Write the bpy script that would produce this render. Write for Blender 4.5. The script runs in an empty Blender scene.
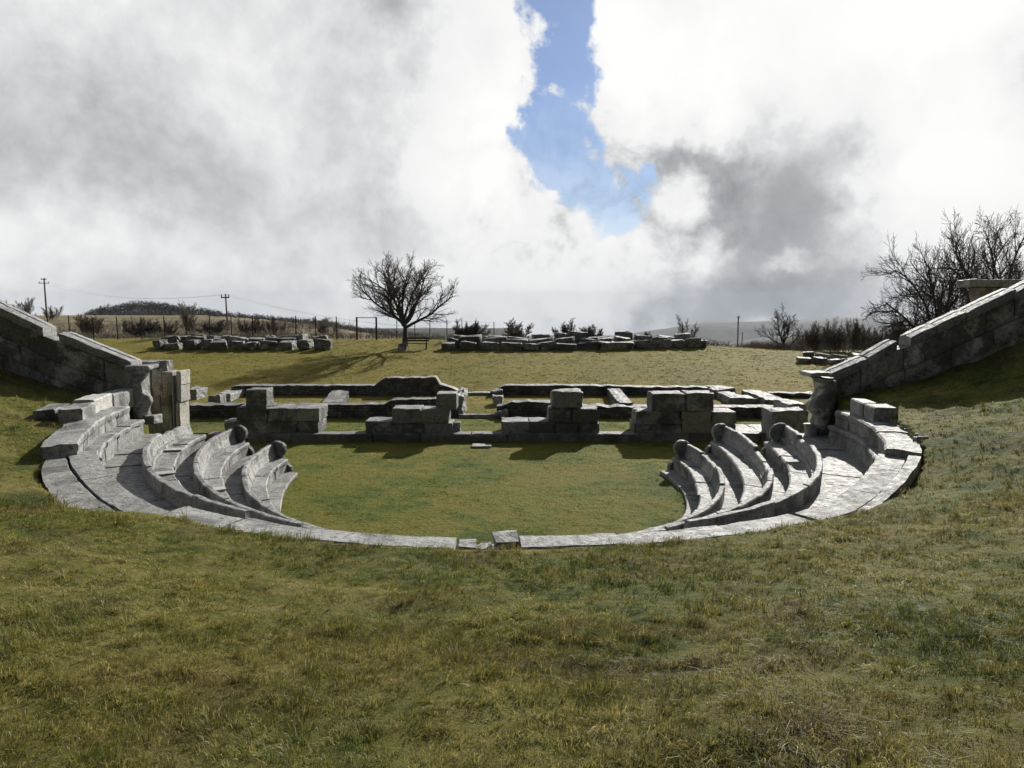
import bpy, math, random
import numpy as np
from mathutils import Vector, noise as mnoise

random.seed(7)
rng = np.random.default_rng(11)
S = bpy.context.scene
COL = S.collection
H = 5.15                    # camera height above the orchestra lawn (lawn z = 0)
F = 790.0
PT = math.radians(6.0)

# ------------------------------------------------------------------ survey helpers
def at_y(u, v, Y):
    """photo direction (u, v) met with the vertical plane at distance Y -> X, z"""
    x = (u - 512) / F; y = -(v - 384) / F
    dy = math.cos(PT) + y * math.sin(PT); dz = y * math.cos(PT) - math.sin(PT)
    return x * Y / dy, H + dz * Y / dy
def X_at(u, Y, v=400): return at_y(u, v, Y)[0]
def Z_at(v, Y): return at_y(512, v, Y)[1]

# ------------------------------------------------------------------ object helpers
def props(o, label=None, cat=None, group=None, kind=None):
    if label: o['label'] = label
    if cat: o['category'] = cat
    if group: o['group'] = group
    if kind: o['kind'] = kind
    elif label: o['kind'] = 'thing'
    return o

def empty(name, loc, label, cat, group=None):
    o = bpy.data.objects.new(name, None); COL.objects.link(o)
    o.location = loc; o.empty_display_size = .3
    return props(o, label, cat, group)

def obj(name, verts, faces, mat, parent=None, smooth=False):
    v = np.asarray(verts, dtype=float).reshape(-1, 3)
    if parent is not None:
        org = np.array(parent.matrix_basis.translation)
        pp = parent.parent
        while pp is not None:
            org = org + np.array(pp.location); pp = pp.parent
        off = np.zeros(3)
    else:
        lo, hi = v.min(0), v.max(0)
        org = np.array([(lo[0] + hi[0]) / 2, (lo[1] + hi[1]) / 2, lo[2]]); off = org
    me = bpy.data.meshes.new(name)
    me.from_pydata((v - org).tolist(), [], [tuple(f) for f in faces])
    me.materials.append(mat)
    if smooth:
        me.polygons.foreach_set('use_smooth', [True] * len(me.polygons))
    me.update()
    o = bpy.data.objects.new(name, me); COL.objects.link(o)
    o.location = off
    if parent is not None: o.parent = parent
    return o

def fast_mesh(name, V, Fq, mat, attrs=None):
    """V (n,3), Fq (m,3|4) numpy"""
    me = bpy.data.meshes.new(name)
    k = Fq.shape[1]
    me.vertices.add(len(V)); me.vertices.foreach_set('co', V.astype(np.float32).ravel())
    me.loops.add(len(Fq) * k); me.loops.foreach_set('vertex_index', Fq.astype(np.int32).ravel())
    me.polygons.add(len(Fq)); me.polygons.foreach_set('loop_start', np.arange(0, len(Fq) * k, k, dtype=np.int32))
    me.polygons.foreach_set('loop_total', np.full(len(Fq), k, dtype=np.int32))
    me.update(calc_edges=True)
    if attrs is not None:
        for nm, arr in attrs.items():
            a = me.attributes.new(nm, 'FLOAT', 'POINT'); a.data.foreach_set('value', arr.astype(np.float32))
    me.materials.append(mat)
    o = bpy.data.objects.new(name, me); COL.objects.link(o)
    return o

# ------------------------------------------------------------------ node expression helper
class G:
    def __init__(s, nt): s.nt = nt
    def node(s, t, **kw):
        n = s.nt.nodes.new(t)
        for k, v in kw.items(): setattr(n, k, v)
        return n
    def lk(s, a, b):
        if isinstance(a, E_): a = a.s
        if hasattr(a, 'is_output'): s.nt.links.new(a, b)
        else: b.default_value = a
    def m(s, op, a, b=None, c=None, clamp=False):
        n = s.node('ShaderNodeMath', operation=op, use_clamp=clamp)
        s.lk(a, n.inputs[0])
        if b is not None: s.lk(b, n.inputs[1])
        if c is not None: s.lk(c, n.inputs[2])
        return E_(s, n.outputs[0])
    def noise(s, vec, scale, detail=4, rough=.55, dist=0, out='Fac', lac=2.0):
        n = s.node('ShaderNodeTexNoise'); s.lk(vec, n.inputs['Vector'])
        n.inputs['Scale'].default_value = scale; n.inputs['Detail'].default_value = detail
        n.inputs['Roughness'].default_value = rough; n.inputs['Distortion'].default_value = dist
        n.inputs['Lacunarity'].default_value = lac
        return E_(s, n.outputs[out])
    def ramp(s, fac, stops, interp='LINEAR'):
        n = s.node('ShaderNodeValToRGB'); s.lk(fac, n.inputs[0]); r = n.color_ramp; r.interpolation = interp
        while len(r.elements) > 1: r.elements.remove(r.elements[-1])
        r.elements[0].position = stops[0][0]; r.elements[0].color = (*c3(stops[0][1]), 1)
        for p, c in stops[1:]:
            e = r.elements.new(p); e.color = (*c3(c), 1)
        return E_(s, n.outputs[0])
    def mix(s, fac, a, b, mode='MIX'):
        n = s.node('ShaderNodeMix', data_type='RGBA', blend_type=mode)
        s.lk(fac, n.inputs[0])
        for i, q in ((6, a), (7, b)):
            if isinstance(q, tuple): n.inputs[i].default_value = (*q, 1) if len(q) == 3 else q
            else: s.lk(q, n.inputs[i])
        return E_(s, n.outputs[2])
    def smooth(s, x, a, b):
        n = s.node('ShaderNodeMapRange', interpolation_type='SMOOTHSTEP'); s.lk(x, n.inputs[0])
        n.inputs[1].default_value = a; n.inputs[2].default_value = b
        return E_(s, n.outputs[0])
class E_:
    def __init__(s, g, sk): s.g = g; s.s = sk
    def __add__(s, o): return s.g.m('ADD', s, o)
    __radd__ = __add__
    def __mul__(s, o): return s.g.m('MULTIPLY', s, o)
    __rmul__ = __mul__
    def __sub__(s, o): return s.g.m('SUBTRACT', s, o)
    def __rsub__(s, o): return s.g.m('SUBTRACT', o, s)
    def __truediv__(s, o): return s.g.m('DIVIDE', s, o)
def c3(c): return (c, c, c) if not isinstance(c, (tuple, list)) else tuple(c[:3])

def new_mat(name):
    m = bpy.data.materials.new(name); m.use_nodes = True
    nt = m.node_tree; nt.nodes.clear(); g = G(nt)
    out = g.node('ShaderNodeOutputMaterial'); bs = g.node('ShaderNodeBsdfPrincipled')
    nt.links.new(bs.outputs[0], out.inputs[0])
    bs.inputs['Roughness'].default_value = .9
    bs.inputs['Specular IOR Level'].default_value = .25
    return m, g, bs, out

def stone_mat(name, light=(.33, .325, .30), mid=(.2, .198, .182), dark=(.05, .05, .046), blotch=.5, warm=0.0, white=.5,
              masonry=False, scale=1.0, streak=False, gloss=.85, vary=.5, val=.72):
    m, g, bs, out = new_mat(name)
    geo = g.node('ShaderNodeNewGeometry'); P = geo.outputs['Position']
    oi = g.node('ShaderNodeObjectInfo'); rnd = E_(g, oi.outputs['Random'])
    big = g.noise(P, 1.3 * scale, 5, .6, .4)
    fine = g.noise(P, 9 * scale, 8, .72, .2)
    grain = g.noise(P, 55 * scale, 6, .75)
    base = g.mix(g.smooth(fine + (grain - .5) * .7, .40, .60), mid, light)
    lich = g.smooth(big * .6 + fine * .5 + (rnd - .5) * .16, .60 - .12 * blotch, .70 - .10 * blotch)
    base = g.mix(lich * .85, base, dark)
    if warm:
        wn = g.smooth(g.noise(P, 2.2, 4, .6), .42, .62)
        base = g.mix(wn * warm, base, (.30, .22, .13))
    if streak:
        mp = g.node('ShaderNodeMapping'); g.lk(P, mp.inputs[0]); mp.inputs['Scale'].default_value = (3.2, 3.2, .7)
        st = g.smooth(g.noise(mp.outputs[0], 1.3, 5, .6), .5, .62)
        base = g.mix(st * .55, base, (.10, .07, .05))
    wh = g.smooth(g.noise(P, 5.5 * scale, 6, .7, .8), .64, .70)
    base = g.mix(wh * white, base, (.55, .55, .52))
    pit = g.smooth(g.noise(P, 17 * scale, 5, .72), .43, .34)
    base = g.mix(pit * .75, base, dark)
    br = g.node('ShaderNodeHueSaturation'); g.lk(base, br.inputs['Color'])
    g.lk((rnd * vary + (1.03 - vary / 2)) * val, br.inputs['Value'])
    col = E_(g, br.outputs[0])
    hgt = fine * .6 + grain * .22 + big * .5 - pit * .35
    if masonry:
        sep = g.node('ShaderNodeSeparateXYZ'); g.lk(P, sep.inputs[0])
        cmb = g.node('ShaderNodeCombineXYZ')
        wv = g.noise(P, 2.5, 3, .5) - .5
        g.lk(E_(g, sep.outputs[0]) + E_(g, sep.outputs[1]) + wv * .12, cmb.inputs[0])
        g.lk(E_(g, sep.outputs[2]) + wv * .08, cmb.inputs[1])
        bk = g.node('ShaderNodeTexBrick', offset=.5, squash=.7, squash_frequency=3); g.lk(cmb.outputs[0], bk.inputs['Vector'])
        bk.inputs['Scale'].default_value = 1; bk.inputs['Brick Width'].default_value = .27; bk.inputs['Row Height'].default_value = .115
        bk.inputs['Mortar Size'].default_value = .016; bk.inputs['Mortar Smooth'].default_value = .5
        bk.inputs['Color1'].default_value = (1, 1, 1, 1); bk.inputs['Color2'].default_value = (.35, .35, .35, 1); bk.inputs['Mortar'].default_value = (.1, .1, .1, 1)
        nz = g.node('ShaderNodeSeparateXYZ'); g.lk(geo.outputs['Normal'], nz.inputs[0])
        side = g.smooth(g.m('ABSOLUTE', E_(g, nz.outputs[2])), .75, .5)
        col = g.mix(side * .9, col, g.mix(1.0, col, bk.outputs['Color'], 'MULTIPLY'))
        hgt = hgt + side * (1.0 - E_(g, bk.outputs['Fac'])) * 1.2
    g.lk(col, bs.inputs['Base Color'])
    g.lk(g.smooth(fine, .3, .7) * -.25 + gloss, bs.inputs['Roughness']); bs.inputs['Specular IOR Level'].default_value = .5
    bp = g.node('ShaderNodeBump'); bp.inputs['Strength'].default_value = 1.0; bp.inputs['Distance'].default_value = .055
    g.lk(hgt, bp.inputs['Height']); g.lk(bp.outputs[0], bs.inputs['Normal'])
    return m

def plain_mat(name, c1, c2, scale=8, rough=.9, bump=.3, detail=5):
    m, g, bs, out = new_mat(name)
    geo = g.node('ShaderNodeNewGeometry'); P = geo.outputs['Position']
    n = g.noise(P, scale, detail, .65)
    g.lk(g.mix(g.smooth(n, .35, .65), c1, c2), bs.inputs['Base Color'])
    bs.inputs['Roughness'].default_value = rough
    bp = g.node('ShaderNodeBump'); bp.inputs['Strength'].default_value = bump; bp.inputs['Distance'].default_value = .02
    g.lk(n, bp.inputs['Height']); g.lk(bp.outputs[0], bs.inputs['Normal'])
    return m

M_SEAT = stone_mat('worn_seat_limestone', light=(.44, .44, .42), mid=(.23, .23, .215), dark=(.045, .045, .042), blotch=.42, white=.7)
M_SEAT2 = stone_mat('lichen_and_shaded_limestone', light=(.27, .27, .25), mid=(.15, .15, .14), blotch=.75, white=.35)
M_PAVE = stone_mat('paving_limestone', light=(.40, .395, .365), mid=(.21, .205, .185), dark=(.05, .048, .042), blotch=.35, white=.9, scale=.8, gloss=.84)
M_NEW = stone_mat('pale_restoration_stone', light=(.6, .59, .55), mid=(.45, .44, .41), dark=(.3, .3, .27), blotch=-.3, white=.4)
M_WALL = stone_mat('analemma_stone', light=(.52, .515, .49), mid=(.25, .245, .225), dark=(.03, .03, .027), blotch=.8, white=.35, vary=1.5, val=.95)
M_COPE = stone_mat('coping_stone', light=(.48, .48, .465), mid=(.27, .27, .255), dark=(.07, .07, .065), blotch=.35, white=.6)
M_BLOCK = stone_mat('stage_block_stone', light=(.38, .38, .365), mid=(.2, .2, .19), dark=(.03, .03, .028), blotch=.8, white=.35, val=.82)
M_WARM = stone_mat('rust_stained_block', light=(.4, .36, .29), mid=(.28, .24, .18), dark=(.08, .065, .05), blotch=.2, warm=.45, white=.3)
M_GATE = stone_mat('gate_ashlar', light=(.6, .55, .46), mid=(.45, .40, .32), dark=(.1, .08, .06), blotch=.1, warm=.15, white=.3, streak=True)
M_GATE_SUNLIT = stone_mat('sunlit_gate_ashlar', light=(.55, .53, .46), mid=(.42, .4, .34), dark=(.15, .14, .12), blotch=-.1, white=.4)  # paler copy of the gate stone: sunlight on the pilaster put into its colour
M_RUB = stone_mat('rubble_masonry', light=(.38, .38, .36), mid=(.2, .198, .185), dark=(.03, .03, .027), blotch=.6, white=.35, masonry=True, val=.68)
M_FIELD = stone_mat('field_block_stone', light=(.42, .42, .40), mid=(.11, .11, .10), dark=(.025, .025, .023), blotch=.75, white=.6, scale=.7, val=.95, vary=.9)
M_BARK = plain_mat('dark_bark', (.035, .031, .027), (.075, .066, .056), 14)
M_TWIG = plain_mat('bare_twig', (.06, .05, .043), (.11, .094, .08), 9)
M_TWIG2 = plain_mat('greyish_brown_twig', (.13, .11, .09), (.20, .17, .145), 5)
M_TWIG3 = plain_mat('reddish_brown_twig', (.085, .06, .05), (.14, .10, .082), 5)
M_DARKMETAL = plain_mat('dark_metal', (.025, .025, .025), (.05, .045, .04), 10, .6)
M_WOOD = plain_mat('grey_weathered_wood', (.09, .075, .06), (.17, .145, .12), 12)
M_DARKWOOD = plain_mat('dark_wood', (.03, .027, .024), (.06, .052, .045), 12)
M_SIGN = plain_mat('pale_sign_board', (.45, .45, .43), (.55, .55, .52), 10)

# ------------------------------------------------------------------ plan of the cavea: surveyed ring curves r(t)
CX, CY = -.75, 21.0
RC = {
 'r3': [8.933, 0.204, 0.725, 0.211, 0.027, -0.017, 0.16, 0.12, 0.048],
 'r2': [8.358, -0.623, 0.993, 0.11, 0.0, -0.037, 0.185, 0.093, 0.016],
 'r1': [7.154, -0.494, 0.877, 0.085, 0.015, -0.062, 0.207, 0.028, 0.025],
 'orch': [6.149, -0.585, 0.767, 0.003, -0.025, -0.139, 0.184, -0.102, 0.0],
 'b1': [9.624, 0.39, 0.699, 0.114, -0.013, -0.095, 0.332, 0.036, 0.013],
 'b2': [10.136, 0.163, 0.936, 0.173, -0.009, -0.234, 0.359, -0.026, -0.014],
 'b2o': [10.559, 0.638, 0.86, 0.265, 0.041, -0.163, 0.397, 0.027, -0.007],
 'so': [9.1, 2.472, 0.224, 0.053, 0.01, 0.395, -0.099, -0.018, 0.0],
 'ki': [7.148, 3.503, 0.236, 0.044, 0.008, 0.475, 0.129, 0.041, 0.01],
}
def rf(name, t):
    c = RC[name]
    return sum(c[k] * np.cos(k * t) for k in range(5)) + sum(c[4 + k] * np.sin(k * t) for k in range(1, 5))
D2R = math.pi / 180
def sstep(x, a, b):
    x = np.clip((x - a) / (b - a), 0, 1); return x * x * (3 - 2 * x)
def r_out(t):
    """outer edge of all stonework = where the turf begins"""
    a = np.abs(t) / D2R
    side = rf('b2o', t); mid = rf('so', t)
    front = rf('ki', t) + .60
    w1 = sstep(a, 44, 54); r = mid * (1 - w1) + side * w1
    w2 = sstep(a, 22, 32); return front * (1 - w2) + r * w2
def pol(r, t): return CX + r * np.sin(t), CY - r * np.cos(t)
ZT = {'r3': H - 3.30, 'r2': H - 3.76, 'r1': H - 4.24}
Z_COR = H - 3.60

WALL_L_Y, WALL_R_Y = 22.6, 21.5
# ------------------------------------------------------------------ terrain
def vnoise(x, y, s, seed=0):
    """smooth value noise, vectorised"""
    x = x * s + seed * 17.3; y = y * s + seed * 9.1
    xi = np.floor(x).astype(np.int64); yi = np.floor(y).astype(np.int64); fx = x - xi; fy = y - yi
    fx = fx * fx * (3 - 2 * fx); fy = fy * fy * (3 - 2 * fy)
    def h(a, b):
        n = (a * 374761393 + b * 668265263 + seed * 1442695) & 0xffffffff
        n = ((n ^ (n >> 13)) * 1274126177) & 0xffffffff
        return ((n ^ (n >> 16)) & 0xffff) / 65535.0
    return (h(xi, yi) * (1 - fx) + h(xi + 1, yi) * fx) * (1 - fy) + (h(xi, yi + 1) * (1 - fx) + h(xi + 1, yi + 1) * fx) * fy
def fbm(x, y, s, o=4, seed=0):
    a, t, n = 1, 0, 0
    for i in range(o):
        t = t + a * vnoise(x, y, s * 2 ** i, seed + i); n += a; a *= .5
    return t / n - .5

def field_z(x, y):
    z = np.where(y < 28.9, 0.0, .28)
    z = np.where(y > 33, .28 + .12 * sstep(y, 33, 40), z)
    z = z + np.where(y > 40, (np.minimum(y, 60) - 40) * .089, 0)
    z = z - .35 * sstep(x, 8, 26) * sstep(y, 42, 56)
    z = z + .10 * fbm(x, y, .12, 3, 5) * sstep(y, 36, 44)
    # crest: meadow goes on at the left, land drops at centre and right
    ang = np.arctan2(x, np.maximum(y, 1)) / D2R
    yc = np.interp(ang, [-60, -33, -21, -15, -11, -6, 0, 12, 20, 60], [170, 168, 165, 108, 76, 62, 60, 58, 56, 60])
    z = z - .11 * np.maximum(y - yc, 0) ** 1.0 * 1.0
    return z
def far_z(x, y):
    ang = np.arctan2(x, y) / D2R; d = np.hypot(x, y)
    z = -14 - 190 * sstep(d, 500, 2600)
    # wooded hill on the left at about 380 m
    top = np.interp(ang, [-70, -34, -31, -29.2, -27.5, -25.2, -22.8, -19.6, -17, -13, -9, 0], [-6, -7, -8.5, -7.5, -2, 1.2, -.8, -4.5, -6.5, -9.5, -17, -40])
    z = z + (top + 14) * np.exp(-((d - 400) / 70.) ** 2) * (ang < 0)
    z = np.where((ang >= 0), z - 26 * sstep(d, 150, 400), z)
    # dark spur on the right and the long ridge behind it
    sp = np.interp(ang, [6, 12, 16.5, 19, 22, 27, 35, 60], [-230, -72, -50, -43, -44, -60, -60, -60])
    z = np.maximum(z, -260 + (sp + 260) * np.exp(-((d - 1250) / 260.) ** 2))
    rg = np.interp(ang, [0, 8, 14, 19, 24, 30, 40, 60], [-330, -175, -105, -86, -80, -88, -90, -90])
    z = np.maximum(z, -330 + (rg + 330) * np.exp(-((d - 4300) / 700.) ** 2))
    lg = np.interp(ang, [-60, -30, -14, -4, 4], [-60, -70, -80, -190, -330])
    z = np.maximum(z, -330 + (lg + 330) * np.exp(-((d - 3600) / 900.) ** 2))
    z = z + 26 * fbm(x, y, .0035, 4, 3) * sstep(d, 500, 1500)
    return z
def slope_k(t): return .148 + .27 * np.sin(np.clip(np.abs(t), 0, math.pi / 2)) ** 2.6
def cavea_z(x, y):
    dx, dy = x - CX, CY - y
    t = np.arctan2(dx, dy); r = np.hypot(dx, dy)
    t = np.clip(t, -100 * D2R, 100 * D2R)
    d = r - (r_out(t) - .10)
    sn = np.abs(np.sin(np.clip(t, -math.pi / 2, math.pi / 2)))
    zr = 2.07 + .0 * sstep(np.abs(t) / D2R, 20, 35) + np.where(t < 0, .26 * sstep(np.abs(t) / D2R, 46, 72), .42 * sstep(np.abs(t) / D2R, 40, 60))
    dm = np.clip(d, 0, 16)
    side = np.where(t < 0, .08, .12) * dm + .035 * np.minimum(dm, 5.5) ** 2 + .385 * np.maximum(dm - 5.5, 0)
    side = np.where(dm > 5.5, side - .0, side)
    w = sn ** 2.6
    z = zr + .148 * dm * (1 - w) + side * w + .02 * np.maximum(d - 16, 0)
    lip = np.exp(-(d / .35) ** 2) * .02
    z = z + lip
    z = z + .18 * fbm(x, y, .35, 3, 2) * np.clip(d * .6, 0, 1) + .13 * fbm(x, y, 1.3, 3, 8) * np.clip(d, .1, 1) + .085 * fbm(x, y, 4.5, 2, 9) * np.clip(d, .2, 1)
    inside = (r < r_out(t) - .12)
    return z, inside, d
def ground_z(x, y):
    x = np.asarray(x, float); y = np.asarray(y, float)
    fz = field_z(x, y); fa = far_z(x, y)
    d = np.hypot(x, y)
    w = sstep(d, 190, 300)
    zf = fz * (1 - w) + fa * w
    zc, inside, dd = cavea_z(x, y)
    ywall = np.where(x < 0, WALL_L_Y, WALL_R_Y) + .3
    zin = np.zeros_like(zf) + .02 * fbm(x, y, .9, 3, 4)
    z = np.where(inside, np.where(y < 28.8, zin, zf), zc)
    behind_wall = (y > ywall)
    z = np.where(behind_wall & ~(inside & (y < 28.8)), np.where(y < 28.8, zin, zf), z)
    # far behind the camera the hill simply goes on and the whole blends into the wide land
    wb = sstep(d, 45, 140) * (y < ywall)
    return z * (1 - wb) + (3.0 + 0 * z) * wb * (1 - w) + np.where(wb > 0, fa, 0) * wb * w

def axis(lo, hi, fine, far, g):
    a = list(np.arange(lo, hi + 1e-6, fine))
    st = fine; p = a[-1]
    while p < far: st *= g; p += st; a.append(p)
    st = fine; p = a[0]; b = []
    while p > -far: st *= g; p -= st; b.append(p)
    return np.array(b[::-1] + a)
gx = axis(-15, 15, .12, 5200, 1.07); gy = axis(2.4, 30, .12, 5200, 1.05)
gx = np.clip(gx, -5600, 5600); gy = np.clip(gy[gy > -1400], -1450, 5600)
GX, GY = np.meshgrid(gx, gy)
GZ = ground_z(GX, GY)
nx, ny = len(gx), len(gy)
V = np.stack([GX.ravel(), GY.ravel(), GZ.ravel()], 1)
ii = (np.arange(ny - 1)[:, None] * nx + np.arange(nx - 1)[None, :]).ravel()
FQ = np.stack([ii, ii + 1, ii + nx + 1, ii + nx], 1)

def grass_colour(g, P, rnd=None):
    """turf colour shared by the ground sheet and the blades"""
    sep = g.node('ShaderNodeSeparateXYZ'); g.lk(P, sep.inputs[0])
    X = E_(g, sep.outputs[0]); Y = E_(g, sep.outputs[1])
    a = g.noise(P, .35, 4, .6, .6); b = g.noise(P, 1.7, 5, .65, .5); c = g.noise(P, 7, 4, .7)
    mixv = a * .5 + b * .4 + c * .3
    near = g.ramp(mixv, [(.42, (.022, .040, .005)), (.52, (.062, .080, .011)), (.60, (.118, .118, .024)), (.72, (.19, .165, .052))])
    brown = g.smooth(g.noise(P, .8, 4, .6, .9), .53, .64)
    near = g.mix(brown * .5, near, (.082, .060, .026))
    lawn = g.ramp(mixv, [(.42, (.028, .052, .004)), (.52, (.066, .090, .008)), (.61, (.125, .128, .015)), (.72, (.16, .13, .025))])
    orc = g.smooth(Y, 12.5, 14.5) * g.smooth(g.m('ABSOLUTE', X + .75), 8.2, 7.2)
    col = g.mix(orc, near, lawn)
    far = g.ramp(mixv, [(.42, (.065, .070, .006)), (.53, (.13, .12, .012)), (.66, (.19, .155, .026))])
    col = g.mix(g.smooth(Y, 33, 37), col, far)
    return col, Y, X

def ground_material():
    m, g, bs, out = new_mat('turf_and_land')
    geo = g.node('ShaderNodeNewGeometry'); P = geo.outputs['Position']
    col, Y, X = grass_colour(g, P)
    dead = g.mix(g.smooth(g.noise(P, .25, 7, .72), .42, .60), (.10, .085, .045), (.23, .19, .11))
    col = g.mix(g.smooth(Y, 61, 66), col, dead)
    wood = g.mix(g.smooth(g.noise(P, .02, 6, .7), .35, .6), (.022, .026, .026), (.05, .05, .045))
    wood = g.mix(g.smooth(g.noise(P, .004, 5, .6), .52, .60), wood, (.085, .085, .06))
    col = g.mix(g.smooth(Y, 190, 260), col, wood)
    soil = g.smooth(g.noise(P, 3.3, 5, .7, .5), .60, .70) * g.smooth(Y, 61, 58)
    col = g.mix(soil * .55, col, (.045, .034, .02))
    g.lk(col, bs.inputs['Base Color'])
    bp = g.node('ShaderNodeBump'); bp.inputs['Strength'].default_value = 1.0; bp.inputs['Distance'].default_value = .09
    g.lk(g.noise(P, 9, 8, .75) + g.noise(P, 2.2, 3, .6) * 1.2, bp.inputs['Height']); g.lk(bp.outputs[0], bs.inputs['Normal'])
    bs.inputs['Specular IOR Level'].default_value = .08
    return m
ground = fast_mesh('ground', V, FQ, ground_material())
ground.data.polygons.foreach_set('use_smooth', [True] * len(ground.data.polygons))
props(ground, 'olive turf slope, orchestra lawn, field and hills', kind='structure')

# ------------------------------------------------------------------ swept stone
def sweep(name, rname, prof, t0, t1, mat, parent, seg=.14, jit=.012, gap=.008, amp=.012, off=0.0, seed=0, zf=None):
    """closed profile [(dr, z)] swept along ring curve, with eroded surface"""
    if t1 < t0: t0, t1 = t1, t0
    two = isinstance(rname, tuple); rq = rname[1] if two else rname
    rm = float(rf(rq, (t0 + t1) / 2)) + off
    ga = gap / rm; t0 += ga; t1 -= ga
    n = max(2, int(abs(t1 - t0) * rm / seg))
    pr = []
    for i in range(len(prof)):
        a = prof[i]; b = prof[(i + 1) % len(prof)]
        L = math.hypot(b[0] - a[0], b[1] - a[1]); k = max(1, int(L / .13))
        for j in range(k): pr.append((a[0] + (b[0] - a[0]) * j / k, a[1] + (b[1] - a[1]) * j / k))
    m = len(pr); dz = random.uniform(-jit, jit); dr = random.uniform(-jit, jit)
    vs = []
    for i in range(n + 1):
        t = t0 + (t1 - t0) * i / n
        end = min(i, n - i)
        for (a, z) in pr:
            if two:
                ra = float(rf(rname[0], t)) + rname[2]; rb = float(rf(rname[1], t)) + rname[3]; r = ra + (rb - ra) * a + dr
            else: r = float(rf(rname, t)) + off + a + dr
            x, y = pol(r, t)
            p = Vector((x, y, z + dz + (zf(t) if zf and z > Z_COR else 0)))
            nv = mnoise.noise_vector(p * 3.1) * amp + mnoise.noise_vector(p * 11) * amp * .5
            if end == 0: nv = nv * 1.2
            p += nv
            vs.append(tuple(p))
    fs = []
    for i in range(n):
        for j in range(m):
            j2 = (j + 1) % m
            fs.append((i * m + j, (i + 1) * m + j, (i + 1) * m + j2, i * m + j2))
    fs.append(tuple(range(m))); fs.append(tuple(n * m + j for j in range(m))[::-1])
    return obj(name, vs, fs, mat, parent)

def split(t0, t1, r, size, var=.3):
    """cut an arc into uneven blocks"""
    L = abs(t1 - t0) * r; n = max(1, round(L / size)); w = [1 + random.uniform(-var, var) for _ in range(n)]
    s = sum(w); out = []; a = t0
    for q in w:
        b = a + (t1 - t0) * q / s; out.append((a, b)); a = b
    return out

def back_profile(ztop, zseat, zbot, chip=0):
    return [(0, zbot), (.01, ztop - .03), (-.005, ztop - .004), (-.03, ztop), (-.095, ztop), (-.115, ztop - .02),
            (-.14, zseat + .2), (-.215, zseat + .02), (-.215, zbot)]
def seat_profile(zseat, zpave, w):
    return [(-.217, zpave - .1), (-.217, zseat - .005), (-.3, zseat - .012), (-w + .03, zseat), (-w, zseat - .03), (-w + .01, zseat - .11),
            (-w + .06, zseat - .15), (-w + .07, zpave - .1)]
def end_panel(parent, rname, t, side, zpave, mat, worn=0.0):
    """griffin-leg arm closing the bench end: rounded head above the seat, paw at the foot"""
    pts = [(0, 0), (0, .80), (-.10, .87), (-.25, .885), (-.38, .84), (-.47, .74), (-.5, .62), (-.46, .50), (-.40, .43), (-.42, .34),
           (-.50, .27), (-.60, .22), (-.68, .14), (-.70, .05), (-.68, -.1), (0, -.1)]
    th = .15; r0 = float(rf(rname, t)); vs = []
    ks = 5
    for k in range(ks):
        f = k / (ks - 1); inset = .03 * (abs(f - .5) * 2) ** 3
        tt = t + side * (f * th) / r0
        for (a, z) in pts:
            ca, cz = -.3, .42
            a2 = a + (ca - a) * inset * 1.6; z2 = z + (cz - z) * inset * 1.3
            x, y = pol(r0 + a2 + .015, tt); p = Vector((x, y, zpave + z2))
            p += mnoise.noise_vector(p * 4) * (.022 + worn)
            vs.append(tuple(p))
    m = len(pts); fs = []
    for k in range(ks - 1):
        for j in range(m):
            j2 = (j + 1) % m
            f = (k * m + j, k * m + j2, (k + 1) * m + j2, (k + 1) * m + j)
            fs.append(f if side < 0 else f[::-1])
    a = tuple(range(m)); b = tuple((ks - 1) * m + j for j in range(m))
    fs.append(a[::-1] if side < 0 else a); fs.append(b if side < 0 else b[::-1])
    return obj('end_panel', vs, fs, mat, parent, smooth=False)

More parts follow.
